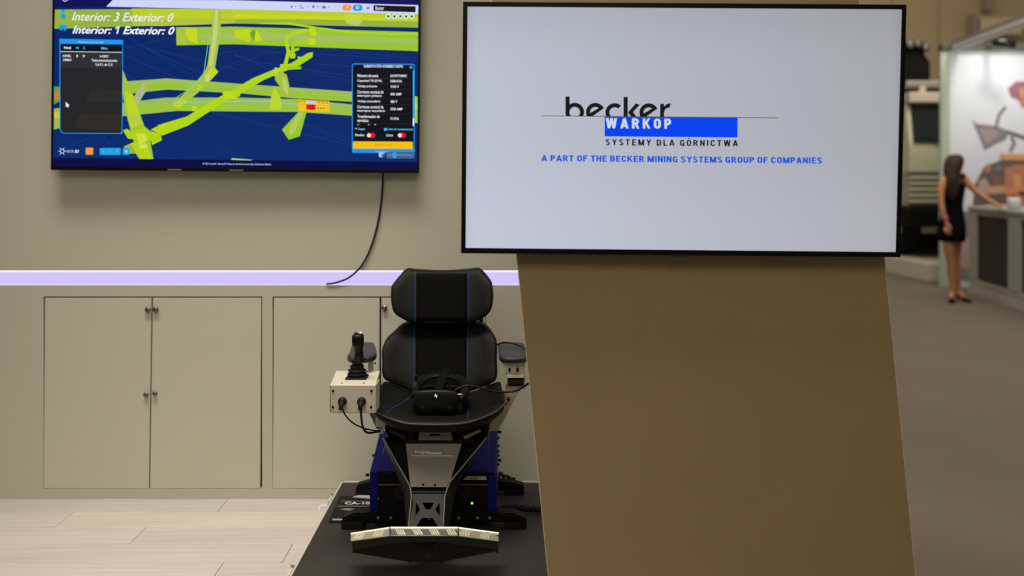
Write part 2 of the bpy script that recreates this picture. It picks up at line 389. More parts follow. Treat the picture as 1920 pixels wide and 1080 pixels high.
# cupboards
def cupboard(x0, xm0, xm1, x1, doors, label, name='built_in_cupboard'):
    e = empty(name, ((x0 + x1) / 2, WY + .2, cz0), label, 'cupboard')
    c = MB(); X0, X1 = x0 + .001, x1 - .001; Y0, Y1 = WY + .03, WY + .33
    c.box(X0, X1, Y1 - .012, Y1, cz0 + .001, cz1 - .001); c.box(X0, X0 + .012, Y0, Y1 - .012, cz0 + .001, cz1 - .001)
    c.box(X1 - .012, X1, Y0, Y1 - .012, cz0 + .001, cz1 - .001); c.box(X0 + .012, X1 - .012, Y0, Y1 - .012, cz1 - .013, cz1 - .001)
    c.box(X0 + .012, X1 - .012, Y0, Y1 - .012, cz0 + .001, cz0 + .013); c.build('carcass', 'dark', e)
    for (a, b, bt, bb, knobs, nm) in doors:
        # a,b = pixel x of left/right edge at the top, bt,bb their shift at the foot
        pts = [P(a, 558.5, WY), P(b, 558.5, WY), P(b + bb, 915.8 if nm else 915, WY), P(a + bt, 915.8, WY)]
        d = MB().prism(pts, (0, .018, 0)).build('door', 'door', e, bevel=.0012)
        for (kx, ky, r) in knobs:
            c = P(kx, ky, WY - .001); s = WY / F * r
            k = MB().lathe(c, [(s * .6, 0), (s * .6, -.004), (s * 1.05, -.006), (s * 1.12, -.010), (s * 1.0, -.014), (s * .3, -.0155)], 18, 'Y').build('knob', 'nickel', d, smooth=True)
cupboard(c1x0, 0, 0, c1x1, [(84.5, 284.0, -2.5, -5.0, [(278.5, 580.5, 5.2), (275, 739.5, 4.3)], 1), (286.5, 489.8, -5.2, -2.2, [(293, 580, 5.2), (291.5, 737, 4.3)], 1)],
         'cream double door wall cupboard in full view on the left, four small metal knobs')
cupboard(c2x0, 0, 0, c2x1, [(513.5, 711.8, -2, -1.5, [], 1), (715, 909.5, -1.2, 0, [(721.5, 577.5, 5.2)], 1)],
         'cream double door wall cupboard partly hidden behind the black chair')
# ---- floor with planks
fl = MB().box(-3.6, 1.25, 3.22, WY, -.05, -.012).build('floor', M['dark']); tag(fl, 'whitewashed wood plank floor of the booth', kind='structure')
edges = [4.537, 4.36, 4.175, 3.985, 3.795, 3.60, 3.41, 3.22]
for r in range(len(edges) - 1):
    y1, y0 = edges[r] - .0015, edges[r + 1] + .0015; x = -3.6 - [0.3, .95, .55, 1.15, .1, .7, .4, 1.0, .2, .8][r]
    while x < 1.25:
        a, b = max(x, -3.6) + .001, min(x + 1.28, 1.25) - .001
        if b - a > .03:
            MB().box(a, b, y0, y1, -.012, 0.0).build('plank', PL[random.choice((0, 1, 2, 3))], fl, bevel=.0015, seg=1)
        x += 1.28
carp = MB().box(1.25, 14, -2, 26, -.05, 0).box(-5, 1.25, -2, 3.22, -.05, 0).box(-3.6, 1.25, WB, 26, -.05, 0).build('hall_carpet', 'carpet')
tag(carp, 'plain taupe grey carpet of the exhibition hall aisle', kind='structure')
# ---- hall wall with cladding panels
hw = MB().box(-4, 18, 26.06, 26.2, 0, 11).build('wall_hall', M['dark']); tag(hw, 'distant beige brown clad wall of the exhibition hall', kind='structure')
seam = wx(1673, 26)
for i in range(-6, 9):
    x0 = seam + i * 1.25
    for z0, z1 in ((0, 3.6), (3.62, 7.3), (7.32, 11)):
        MB().box(x0 + .012, x0 + 1.238, 26.0, 26.06, z0, z1).build('cladding_panel', 'hallwall', hw)
# ================================================================== PILLAR PANEL + TELEVISIONS
PY = 3.30
pan = empty('leaning_pillar', (wx(1350, PY), PY + .035, 0), 'large leaning pillar, its shade painted in as brown taupe, standing on the floor under the white screen', 'pillar')
sl = 59.0 / 602
def pe(x, y): return x + (y - 478) * sl
zt = -260; zb = HZ + CH * F / PY
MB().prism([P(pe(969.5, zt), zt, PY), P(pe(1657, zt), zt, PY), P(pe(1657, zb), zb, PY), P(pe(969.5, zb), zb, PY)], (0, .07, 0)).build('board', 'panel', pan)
MB().prism([P(pe(968, zt), zt, PY), P(pe(969.4, zt), zt, PY), P(pe(969.4, zb), zb, PY), P(pe(968, zb), zb, PY)], (0, .07, 0)).build('lit_edge', 'paneledge', pan)
MB().prism([P(pe(1657.1, zt), zt, PY), P(pe(1658.2, zt), zt, PY), P(pe(1658.2, zb), zb, PY), P(pe(1657.1, zb), zb, PY)], (0, .07, 0)).build('lit_edge', 'paneledge', pan)
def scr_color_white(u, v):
    # viewing-angle gradient and vignette put into the screen colour
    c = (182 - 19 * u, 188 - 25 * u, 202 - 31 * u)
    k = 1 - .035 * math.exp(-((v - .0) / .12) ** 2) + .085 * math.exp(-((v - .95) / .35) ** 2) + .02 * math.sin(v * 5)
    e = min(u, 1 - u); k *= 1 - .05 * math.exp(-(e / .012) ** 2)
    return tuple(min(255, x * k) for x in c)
def television(name, Yf, outer, inner, depth, label):
    cx = sum(p[0] for p in outer) / 4; cy = max(p[1] for p in outer)
    t = empty(name, P(cx, cy, Yf + .02), label, 'television')
    MB().holes([P(x, y, Yf) for x, y in outer], [[P(x, y, Yf) for x, y in inner]], (0, .012, 0)).build('bezel', 'bezel', t, bevel=.0012)
    MB().prism([P(x, y, Yf + .012) for x, y in outer], (0, depth * .35, 0)).build('back_cover', 'blackplastic', t, bevel=.003)
    k = .22; ins = [(x + (cx - x) * k, y + (sum(p[1] for p in outer) / 4 - y) * k) for x, y in outer]
    MB().prism([P(x, y, Yf + .0125 + depth * .35) for x, y in ins], (0, depth * .65, 0)).build('electronics_housing', 'blackplastic', t, bevel=.004)
    sc = MB().prism([P(x, y, Yf + .006) for x, y in inner], (0, .0055, 0)).build('screen', 'bezel', t)
    return t, sc
# --- white screen television
Y2 = 3.215
o2 = [(868.2, 3), (1700, 8.5), (1688.5, 482.5), (864.3, 475)]
i2 = [(876.5, 12), (1692, 17.3), (1680.5, 472.8), (872.8, 465)]
tv2, sc2 = television('television', Y2, o2, i2, .05, 'black framed television with the white company logo page, mounted on the brown panel')
MB().box(wx(1150, PY), wx(1400, PY), Y2 + .062, PY, wz(330, PY), wz(130, PY)).build('wall_mount', 'blackmetal', tv2)
MB().prism([P(1258, 477, Y2 - .001), P(1290, 477.3, Y2 - .001), P(1287, 481.5, Y2 - .001), P(1261, 481.2, Y2 - .001)], (0, .006, 0)).build('logo_tab', 'darkgrey', tv2)
art = Art(lambda x, y, n: P(x, y, Y2 + .0055 - n * .00006))
def warp2(u, v):
    a = Vector(i2[0]).lerp(Vector(i2[1]), u); b = Vector(i2[3]).lerp(Vector(i2[2]), u); c = a.lerp(b, v); return (c.x, c.y)
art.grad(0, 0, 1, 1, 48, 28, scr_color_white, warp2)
bk = (24, 22, 26); bl = (0, 66, 236)
q = lambda x, y: (980 + x * .3125, 160 + y * .3125)
def qp(l): return [q(a, b) for a, b in l]
def arcpoly(cx, cy, ro, ri, a0, a1, ybase=None, n=22):
    o = []; i = []
    for k in range(n + 1):
        a = math.radians(a0 + (a1 - a0) * k / n)
        o.append((cx + ro * math.cos(a), cy - ro * math.sin(a))); i.append((cx + ri * math.cos(a), cy - ri * math.sin(a)))
    if ybase: o = [(x, min(y, ybase)) for x, y in o]; i = [(x, min(y, ybase)) for x, y in i]
    return qp(o + i[::-1])
q2 = lambda x, y: (1050 + x * .11458, 170 + y * .11458)
def qq(l): return [q2(a, b) for a, b in l]
def bsl(x): return 411 + .0115 * x
def arc2(cx, cy, ro, ri, a0, a1, n=26):
    o = []; i = []
    for k in range(n + 1):
        a = math.radians(a0 + (a1 - a0) * k / n)
        for l, r in ((o, ro), (i, ri)): l.append((cx + r * math.cos(a), min(cy - r * math.sin(a), bsl(cx))))
    art.n += 1
    for k in range(n):
        if min(o[k][1], i[k][1], o[k + 1][1], i[k + 1][1]) > bsl(cx) - .01: continue
        art.poly(qq([o[k], o[k + 1], i[k + 1], i[k]]), bk); art.n -= 1
art.poly(qq([(90, 96), (158, 95), (158, 360), (90, 352)]), bk)
arc2(241, 352, 153, 86, -52, 232, 44)
for cx, cy in ((578, 352), (1452, 359)):
    arc2(cx, cy, 152, 85, 30, 230, 34)
    art.poly(qq([(cx + 144, cy - 67), (cx - 44, bsl(cx)), (cx - 138, bsl(cx)), (cx - 84, cy + 14), (cx + 62, cy - 70), (cx + 108, cy - 110)]), bk)
arc2(895, 357, 152, 85, 47, 232, 34)
art.poly(qq([(1040, 104), (1108, 103), (1108, 424), (1040, 424)]), bk)
art.poly(qq([(1243, 205), (1305, 232), (1195, 350), (1250, 425), (1165, 425), (1112, 355)]), bk)
art.poly(qq([(1640, 216), (1702, 215), (1702, 430), (1640, 430)]), bk)
art.poly(qq([(1700, 262), (1740, 224), (1775, 210), (1815, 207), (1792, 278), (1755, 283), (1722, 305), (1704, 350), (1700, 350)]), bk)
art.poly(qp([(115, 181.5), (1529, 193.5), (1529, 197), (115, 185)]), (30, 28, 32))
art.poly(qp([(492, 189), (1290, 195), (1289, 313), (492, 306)]), bl)
sl2 = .0085
art.caps('WARKOP', 1136.2, 221.5, 1258.5, 240.5, (205, 216, 238), t=.205, gap=.27, slope=.008)
art.caps('SYSTEMY DLA GÓRNICTWA', 1135.5, 260.7, 1383.5, 272.4, (24, 18, 34), t=.18, gap=.27, space=.42, slope=.0085)
art.caps('A PART OF THE BECKER MINING SYSTEMS GROUP OF COMPANIES', 1015.3, 290.6, 1541, 302.2, (32, 88, 214), t=.195, gap=.11, space=.26, slope=.0088)
MS = colmat('screen_picture', 1.0)
art.build('screen_image', MS, sc2)
# --- left television
Y1 = 4.455
o1 = [(99, -82), (789.5, -76), (785.5, 324.8), (95, 318.6)]
i1 = [(103, -75), (785.5, -69), (782, 318), (97.8, 312)]
tv1, sc1 = television('television', Y1, o1, i1, .045, 'black framed television on the cream wall showing a yellow-green mine map on dark blue')
MB().box(wx(330), wx(560), Y1 + .058, WY, wz(220), wz(60)).build('wall_mount', 'blackmetal', tv1)
for a in (314, 430):
    MB().prism([P(a, 317 + (a - 314) * .009, Y1 - .001), P(a + 26, 317.2 + (a - 314) * .009, Y1 - .001), P(a + 25, 319.6 + (a - 314) * .009, Y1 - .001), P(a + 1, 319.4 + (a - 314) * .009, Y1 - .001)], (0, .005, 0)).build('logo_tab', 'steel', tv1)
A = Art(lambda x, y, n: P(x, y, Y1 + .0055 - n * .00004))
def warp1(u, v):
    a = Vector(i1[0]).lerp(Vector(i1[1]), u); b = Vector(i1[3]).lerp(Vector(i1[2]), u); c = a.lerp(b, v); return (c.x, c.y)
A.grad(0, 0, 1, 1, 12, 12, lambda u, v: (0 + 4 * v, 34 + 8 * v, 98 + 12 * v), warp1)
L1 = lambda l: [(90 + x * .3056, y * .3056) for x, y in l]
L2 = lambda l: [(440 + x * .3056, y * .3056) for x, y in l]
lc = (12, 62, 140)
for a in ([(470, 215), (900, 480)], [(460, 335), (860, 510)], [(600, 290), (1178, 430)], [(470, 295), (720, 235), (860, 260)], [(460, 440), (560, 520)], [(570, 280), (1178, 560)], [(110, 905), (290, 830)],
          [(340, 830), (400, 930)], [(1000, 690), (1178, 730)], [(640, 930), (760, 975)], [(1040, 440), (1178, 370)], [(1040, 330), (1178, 310)], [(600, 540), (700, 600)], [(1060, 900), (1178, 980)]):
    A.line(L1(a), .9, lc)
for a in ([(0, 330), (240, 440)], [(80, 275), (240, 340)], [(0, 410), (270, 285)], [(220, 320), (740, 345), (1120, 375)], [(480, 390), (740, 410)], [(480, 450), (740, 500)], [(0, 715), (320, 800), (720, 890)],
          [(410, 765), (720, 880)], [(950, 315), (930, 385)], [(760, 945), (745, 990)], [(0, 930), (50, 970)], [(240, 695), (700, 850)], [(540, 300), (1120, 360)], [(0, 340), (130, 380), (720, 470)]):
    A.line(L2(a), .9, lc)
y1c = (172, 206, 38); y2c = (150, 196, 60); y3c = (190, 222, 20); y4c = (196, 208, 90); y5c = (140, 170, 70)
# upper bands
A.poly([(103, 18), (250, 17), (450, 17), (784, 27), (784, 52), (440, 44), (300, 48), (102, 54)], (150, 178, 62))
A.poly([(247, 16), (450, 17), (784, 26), (784, 40), (600, 36), (440, 36), (250, 38)], (188, 204, 40))
A.poly([(440, 26), (784, 34), (784, 40), (440, 34)], (200, 214, 30))
A.poly([(250, 38), (440, 37), (440, 44), (300, 49), (248, 48)], (178, 192, 70))
A.poly([(330, 51), (440, 50), (784, 60), (784, 96), (440, 83), (331, 85)], (152, 196, 52))
A.poly([(370, 62), (480, 60), (784, 74), (784, 82), (480, 74), (372, 74)], (166, 190, 96))
A.poly([(346, 51), (369, 54), (371, 83), (352, 74)], (200, 214, 30)); A.poly([(331, 51), (346, 52), (352, 82), (331, 85)], (170, 196, 60))
A.poly([(440, 57), (470, 53), (468, 79), (440, 70)], (190, 215, 20)); A.poly([(480, 54), (492, 76), (478, 79)], (196, 222, 10)); A.poly([(468, 62), (479, 55), (476, 78)], (110, 160, 30))
A.poly([(487, 43), (545, 42), (560, 45), (590, 50), (660, 59), (735, 62), (784, 62), (784, 65), (735, 65), (650, 62), (540, 46), (487, 45)], (180, 214, 20))
A.poly([(644, 27), (680, 27), (680, 38), (672, 49), (650, 44)], (196, 214, 50))
A.poly([(655, 38), (680, 38), (672, 49), (652, 45)], (186, 204, 110))
A.poly([(716, 59), (724, 59), (722, 64), (716, 64)], (180, 214, 20)); A.poly([(728, 62), (738, 62), (737, 67), (729, 67)], (180, 214, 20))
# left slivers
A.poly([(101, 162), (112, 163), (112, 190), (101, 196)], (110, 150, 80)); A.poly([(102, 174), (112, 170), (112, 184), (103, 188)], (190, 130, 40))
A.poly([(101, 204), (113, 202), (113, 240), (101, 243)], (160, 184, 70)); A.poly([(102, 210), (113, 209), (113, 222), (102, 222)], (206, 196, 60))
# middle bands
A.poly([(230, 153), (312, 147), (450, 157), (662, 172), (662, 191), (560, 185), (450, 175), (313, 168), (230, 177)], (158, 190, 80))
A.poly([(232, 163), (312, 156), (450, 166), (662, 182), (662, 189), (560, 182), (450, 172), (313, 164), (232, 171)], (150, 196, 46))
A.poly([(230, 193), (310, 183), (450, 183), (560, 186), (662, 196), (662, 217), (560, 210), (450, 209), (331, 208), (230, 218)], (156, 188, 86))
A.poly([(232, 206), (310, 196), (450, 197), (560, 199), (662, 208), (662, 214), (560, 206), (450, 205), (331, 204), (232, 213)], (150, 200, 50))
A.poly([(776, 180), (783, 181), (783, 231), (776, 230)], (160, 200, 70)); A.poly([(776, 195), (783, 196), (783, 206), (776, 205)], (185, 200, 130))
A.line([(440, 181), (558, 185)], 1.2, (20, 60, 50))
# shaft
A.poly(L1([(1015, 55), (1062, 55), (1058, 210), (1025, 415), (1045, 440), (965, 530), (860, 620), (800, 675), (757, 640), (900, 520), (955, 450), (978, 400), (1000, 230)]), (162, 196, 66))
A.poly(L1([(1025, 55), (1045, 55), (1040, 210), (1010, 405), (985, 405), (1010, 230)]), (196, 206, 128))
A.poly(L1([(1005, 408), (1045, 442), (1000, 490), (955, 470)]), (192, 214, 40)); A.poly(L1([(970, 455), (995, 460), (985, 500), (960, 500)]), (210, 210, 130))
A.poly(L1([(815, 600), (860, 622), (800, 668), (760, 638)]), (186, 212, 30)); A.poly(L1([(920, 515), (950, 535), (915, 560)]), (186, 212, 30))
A.line(L1([(985, 250), (955, 450), (880, 540), (770, 610), (760, 625), (800, 630), (1178, 622)]), 1.1, (120, 220, 170))
A.line(L2([(0, 620), (200, 622), (390, 640)]), 1.4, (120, 210, 220))
# big diagonal
A.poly(L1([(455, 420), (490, 505), (545, 640), (590, 770), (625, 850), (648, 978), (562, 978), (515, 830), (480, 700), (455, 560)]), (160, 196, 40))
A.poly(L1([(470, 560), (520, 580), (560, 690), (575, 760), (510, 790), (490, 700)]), (188, 212, 36)); A.poly(L1([(500, 690), (560, 700), (575, 760), (512, 785)]), (178, 206, 70))
A.poly(L1([(590, 498), (600, 560), (545, 650), (522, 600)]), (170, 196, 90)); A.poly(L1([(572, 540), (590, 505), (592, 570), (548, 620), (530, 610)]), (176, 178, 160))
A.poly(L1([(630, 795), (700, 760), (850, 715), (1060, 590), (1178, 530), (1178, 590), (1080, 625), (860, 770), (700, 832)]), (176, 214, 14))
A.poly(L1([(460, 800), (485, 790), (520, 810), (600, 780), (620, 800), (690, 825), (700, 860), (640, 890), (630, 860), (560, 860), (490, 850)]), (172, 210, 20))
A.poly(L1([(465, 900), (530, 870), (600, 870), (640, 978), (562, 978), (540, 942), (500, 942)]), (180, 210, 24))
A.poly(L1([(540, 820), (600, 820), (610, 860), (560, 890)]), (206, 224, 60)); A.poly(L1([(560, 890), (605, 880), (610, 905), (565, 915)]), (210, 222, 90)); A.poly(L1([(465, 905), (510, 885), (540, 940), (500, 940)]), (150, 180, 60))
A.poly(L1([(675, 765), (710, 765), (715, 790), (690, 800)]), (186, 220, 10)); A.poly(L1([(880, 650), (915, 655), (915, 680), (885, 680)]), (186, 220, 10)); A.poly(L1([(1070, 560), (1160, 570), (1160, 610), (1075, 600)]), (186, 220, 10))
A.poly(L2([(0, 545), (110, 480), (230, 430), (350, 385), (450, 325), (480, 320), (478, 350), (400, 400), (300, 440), (180, 490), (60, 560), (0, 600)]), (172, 214, 20))
A.line(L2([(310, 400), (330, 320), (315, 235), (360, 200), (440, 187), (490, 190)]), 7, (176, 214, 14))
A.line(L2([(355, 345), (358, 275), (400, 258), (480, 255)]), 7, (170, 208, 20))
A.line(L2([(340, 320), (395, 298)]), 5, (170, 208, 20)); A.line(L2([(320, 420), (408, 415)]), 5.5, (160, 200, 20)); A.line(L2([(280, 402), (330, 402)]), 5, (180, 215, 10))
A.poly(L2([(455, 165), (495, 165), (505, 215), (465, 220)]), (190, 220, 10)); A.poly(L2([(455, 233), (495, 233), (497, 275), (455, 275)]), (190, 220, 10)); A.poly(L2([(335, 330), (375, 330), (370, 358), (340, 358)]), (176, 210, 20)); A.poly(L2([(385, 345), (412, 350), (405, 372), (388, 368)]), (176, 210, 20))
A.poly(L2([(250, 412), (320, 460), (335, 525), (328, 596), (247, 490)]), (164, 196, 60)); A.poly(L2([(250, 412), (280, 430), (250, 470), (225, 450)]), (186, 214, 30)); A.poly(L2([(290, 470), (320, 500), (328, 590), (300, 550)]), (190, 204, 110))
A.poly(L2([(245, 528), (283, 605), (285, 672), (216, 672), (222, 600)]), (186, 214, 40))
A.poly(L2([(390, 688), (440, 690), (400, 836), (332, 858), (290, 796)]), (150, 200, 40)); A.poly(L2([(395, 690), (425, 690), (370, 800), (345, 830), (330, 800)]), (176, 200, 96))
# substation
A.poly(L2([(388, 610), (580, 620), (585, 690), (390, 682)]), (236, 190, 20))
for k in range(12):
    x = 396 + k * 15.5
    if x < 440 or x > 500: A.line(L2([(x, 616), (x + 2, 640)]), 1, (120, 100, 10))
for yy in (632, 650, 668): A.line(L2([(392, yy), (582, yy + 8)]), 1.0, (250, 220, 90))
A.poly(L2([(440, 618), (500, 620), (500, 640), (440, 638)]), (200, 196, 226)); A.poly(L2([(438, 640), (496, 642), (496, 676), (440, 672)]), (226, 22, 20))
A.line(L2([(460, 641), (460, 673)]), 1, (110, 10, 20)); A.line(L2([(478, 641), (478, 674)]), 1, (110, 10, 20))
for k in range(3): A.disc(*L2([(512 + k * 16, 664)])[0], 1.5, (90, 80, 10))
# top toolbar and footer
A.poly([(103, -75), (785.5, -69), (784.5, 10), (420, 0), (213, -1), (200, 13), (102, 14)], (10, 12, 86))
A.poly([(213, -1.5), (420, 0), (784.5, 9.5), (784, 26.5), (450, 17.5), (199, 12.5)], (205, 213, 250))
A.poly([(98.4, 296), (782.2, 304), (782, 318), (97.8, 312)], (3, 6, 64))
A.ring(122, -3, 6, 4.4, (190, 210, 250)); A.disc(547, 12, 1.8, (50, 60, 80)); A.disc(548, 12, .8, (205, 213, 250)); A.line([(547, 13), (547, 16)], 1, (50, 60, 80))
A.line([(564.5, 9), (564.5, 15), (570, 15.4)], 1.3, (50, 60, 80)); A.poly([(588, 9), (590, 12), (588, 16), (585, 13)], (70, 110, 190)); A.rrect(604, 11, 611, 16, 1.5, (90, 120, 200)); A.ring(628, 13, 3, 2.3, (190, 190, 225))
for x in (552, 575, 594, 615): A.poly([(x, 12), (x + 4, 12), (x + 2, 14)], (70, 80, 110))
A.rrect(642, 8.5, 659, 20, 5, (240, 150, 50)); A.rrect(661.5, 8.8, 679.5, 20.4, 5, (30, 150, 225)); A.poly([(650, 11), (652, 11), (652, 15), (650, 15)], (255, 240, 220)); A.ring(670.5, 14, 3, 1.8, (240, 250, 255)); A.ring(690, 15, 2.6, 1.2, (50, 60, 80))
A.poly([(700.5, 9.5), (779.3, 12), (779, 23), (700.5, 20.5)], (14, 14, 24)); A.text('Buscar', 704, 11.5, 720, 18.5, (220, 225, 240), bold=.02, slope=.01)
for x in (728, 739.5, 750.5, 761.5, 772): A.disc(x, 30.7, 5, (205, 235, 220)); A.disc(x, 30.7, 2.2, (30, 40, 60))
# headline text and icons
cy = (20, 160, 215)
A.disc(118, 21, 3.3, cy); A.poly([(113, 35), (114, 27), (118, 25), (122, 27), (124, 35)], cy)
A.rrect(110.5, 46.5, 125.5, 54, 2, cy); A.disc(114.5, 55, 2.4, cy); A.disc(121.5, 55, 2.4, cy)
A.text('Interior: 3 Exterior: 0', 134.5, 22.5, 325.5, 38.8, (238, 240, 246), bold=.008, shear=.35, slope=.012)
A.text('Interior:', 135.5, 48.2, 209.5, 63, (246, 248, 252), bold=.02, shear=.35, slope=.012); A.text('Exterior: 0', 230.5, 49.2, 327.5, 64, (246, 248, 252), bold=.02, shear=.35, slope=.012)
A.poly([(216.2, 52.6), (222, 48.8), (224.4, 48.8), (220.9, 63.4), (218.2, 63.4), (220.9, 52.2), (216.6, 55)], (246, 248, 252))
# left panel
A.poly([(111.3, 72.6), (230.6, 74.8), (229.5, 251.2), (118, 250.5), (113, 247), (111.8, 241)], (26, 150, 240))
A.poly([(113, 83.5), (229.3, 85), (228.3, 246), (224.5, 249.8), (119, 249), (114.5, 246), (113.3, 241)], (36, 34, 38))
A.poly([(113.2, 82), (229.5, 83.5), (229.3, 97), (113.2, 95.7)], (8, 12, 28)); A.poly([(113, 96), (229, 97.6), (229, 98.8), (113, 97.2)], (225, 228, 236)); A.poly([(113, 98), (229, 99.5), (228.8, 128), (113.3, 126.5)], (46, 44, 54))
A.poly([(170, 165), (228, 170), (228, 190), (160, 190)], (42, 42, 42)); A.poly([(150, 212), (228, 215), (228, 246), (140, 240)], (44, 42, 40))
A.text('Monitor por niveles', 148, 76.5, 194, 81.8, (150, 200, 250), bold=.01, slope=.012)
wt = (236, 236, 240)
A.text('Nivel', 120, 87, 133, 91.8, wt, bold=.03, slope=.01); A.text('Mina', 190, 88, 202, 92.8, (130, 190, 240), bold=.02, slope=.01)
A.rrect(142, 88, 148, 91.5, 1, cy); A.disc(157.5, 88, 1.5, cy); A.poly([(155, 92), (157.5, 89.5), (160, 92)], cy)
A.text('NIVEL', 118, 102.5, 133.5, 107, wt, bold=.02, slope=.01); A.text('DEMO', 118.5, 110, 134, 114.5, wt, bold=.02, slope=.01); A.text('1', 143.5, 102.5, 146, 107, wt, bold=.02); A.text('3', 155, 102.7, 159, 107.2, wt, bold=.02)
A.text('LASEC', 187.5, 103, 203.5, 107.6, wt, bold=.02, slope=.01); A.text('Telecomunicaciones', 171.5, 110.5, 219.5, 115.5, wt, bold=.02, slope=.01); A.text('S.A.P.I. de C.V.', 179, 118.5, 212, 123.3, wt, bold=.02, slope=.01)
A.poly([(123, 191), (123.5, 201), (125.8, 199), (127.5, 202), (129, 201), (127.8, 198.2), (130.5, 197.5)], (240, 240, 245))
# right panel
A.rrect(659.8, 119, 777.4, 286.5, 4, (40, 150, 240), .006); A.rrect(661.3, 120.7, 775.8, 277.5, 3, (10, 12, 24), .006)
A.poly([(774, 132), (777, 132), (776.6, 232), (774, 232)], (40, 170, 240)); A.poly([(774, 222), (776.4, 222), (776.2, 236), (773.8, 236)], (240, 244, 250))
A.text('SUBESTACIÓN BOMBEO N2701', 682, 120.5, 755.5, 126.5, wt, bold=.02, slope=.008); A.ring(770.5, 126, 2.8, 1.4, (90, 170, 220))
rows = [('Número de serie', 'SA3WT04F0C', 139.5, None, 31), ('Capacidad TR (KVA)', '1500 KVA', 149.5, None, 22), ('Voltaje primario', '4160 V', 159.8, None, 16), ('Corriente nominal de', '600 AMP', 170, 'interruptor primario', 21),
        ('Voltaje secundario', '480 V', 188, None, 13), ('Corriente nominal de', '1500 AMP', 198, 'interruptor secundario', 23), ('Transformador de', '15 KVA', 216, 'servicios', 16)]
wid = {'Número de serie': 39, 'Capacidad TR (KVA)': 46, 'Voltaje primario': 37, 'Corriente nominal de': 49, 'Voltaje secundario': 43, 'Transformador de': 42, 'interruptor primario': 46, 'interruptor secundario': 52, 'servicios': 21}
for a, b, y, c2, bw in rows:
    A.text(a, 670, y - .7, 670 + wid[a], y + 5.0, wt, bold=.02, slope=.01)
    if c2: A.text(c2, 670, y + 7, 670 + wid[c2], y + 12.7, wt, bold=.02, slope=.01)
    yb = y + (3.8 if c2 else 0); A.text(b, 732, yb, 732 + bw, yb + 5, wt, bold=.02, slope=.01)
for y in (147, 157, 167, 185, 195, 213, 231): A.line([(668, y), (769, y + 1)], .5, (60, 62, 72))
for x in (670, 690, 702): A.line([(x, 233.8), (x + 3, 233.8)], 1.0, wt)
A.poly([(665.5, 240), (669.5, 240), (667.5, 243)], (160, 210, 240)); A.text('Capas', 671, 239.5, 684, 244.8, (120, 210, 240), bold=.02, slope=.01)
A.rrect(720, 240, 725.5, 245, .5, (60, 190, 210)); A.text('Lista de componentes', 727.5, 239.8, 774, 245.2, (90, 200, 240), bold=.02, slope=.01)
A.text('Paneles', 666, 250.5, 683, 255.5, wt, bold=.02); A.text('Cerca', 724, 251, 737, 255.8, wt, bold=.02)
for x in (687.5, 745.5): A.rrect(x, 249, x + 16, 258.4, 4.6, (224, 22, 36)); A.disc(x + 4.3, 253.7, 3.7, (245, 225, 232))
A.rrect(661.8, 265, 774, 278.6, 2, (246, 192, 8), .006); A.text('Ingresar a vista', 702, 269, 736, 274.5, (205, 150, 10), bold=.005, slope=.008)
A.poly([(661, 281), (776.5, 282), (776.5, 287), (661, 286)], (30, 150, 245)); A.text('Interior', 704, 282, 728, 285.5, (140, 200, 250))
A.rrect(724, 284.5, 777.5, 297, 3, (70, 100, 140), .005); A.line([(728, 290), (773, 291)], 1.4, (120, 150, 190)); A.rrect(736.5, 286, 743, 296.5, 1, (40, 160, 240))
A.poly([(710, 287), (716, 284), (721.5, 287), (721.5, 293), (716, 296), (710, 293)], (170, 196, 236)); A.poly([(716, 289.5), (721.5, 287), (721.5, 293), (716, 296)], (60, 90, 160))
# bottom icons
ic = (190, 205, 235)
A.ring(116.5, 283.5, 4.2, 3.0, ic)
for a in range(0, 360, 60): A.line([(116.5 + 2.5 * math.cos(math.radians(a)), 283.5 + 2.5 * math.sin(math.radians(a))), (116.5 + 7.5 * math.cos(math.radians(a)), 283.5 + 7.5 * math.sin(math.radians(a)))], 1.1, ic)
A.text('VISOR', 124, 281.3, 138, 286.3, ic, bold=.0, shear=.3); A.text('3D', 139.5, 281, 148, 286.5, (236, 240, 250), bold=.03, shear=.3)
A.rrect(160.5, 276.8, 175, 290.2, 2, (240, 146, 60)); A.ring(167.7, 283.5, 3.5, 2.6, (250, 190, 120))
A.rrect(187, 277.5, 226.5, 290.5, 2, (30, 160, 225)); A.rrect(230, 277.7, 242.5, 290.7, 2, (30, 160, 225)); A.rrect(234, 281.5, 239, 286.5, 1, (150, 215, 245))
for x in (193.5, 206, 219): A.line([(x, 282), (x + 1, 286)], 1.4, (110, 200, 240))
A.text('© 2021 Lasec® - Becker® Todos los derechos reservados. Zacatecas, México', 380, 305, 508.5, 309.2, (190, 200, 230), bold=.012, slope=.009)
A.poly([(434, 296.5), (474, 299.5), (470, 300.8), (434, 300)], (180, 200, 120))
A.build('screen_image', MS, sc1)
# cable from left television
cb = MB(); cb.tube([P(718, 322, 4.50), P(717.5, 345, 4.515), P(714, 385, 4.525), P(707, 425, 4.528), P(695, 465, 4.528), P(678, 498, 4.528), P(655, 520, 4.528), P(630, 530, 4.530), P(612, 532.5, 4.532)], .0045, 8, 6)
tag(cb.build('television_cable', 'cable', smooth=True), 'black cable hanging from the left television down to the glowing strip', 'cable')
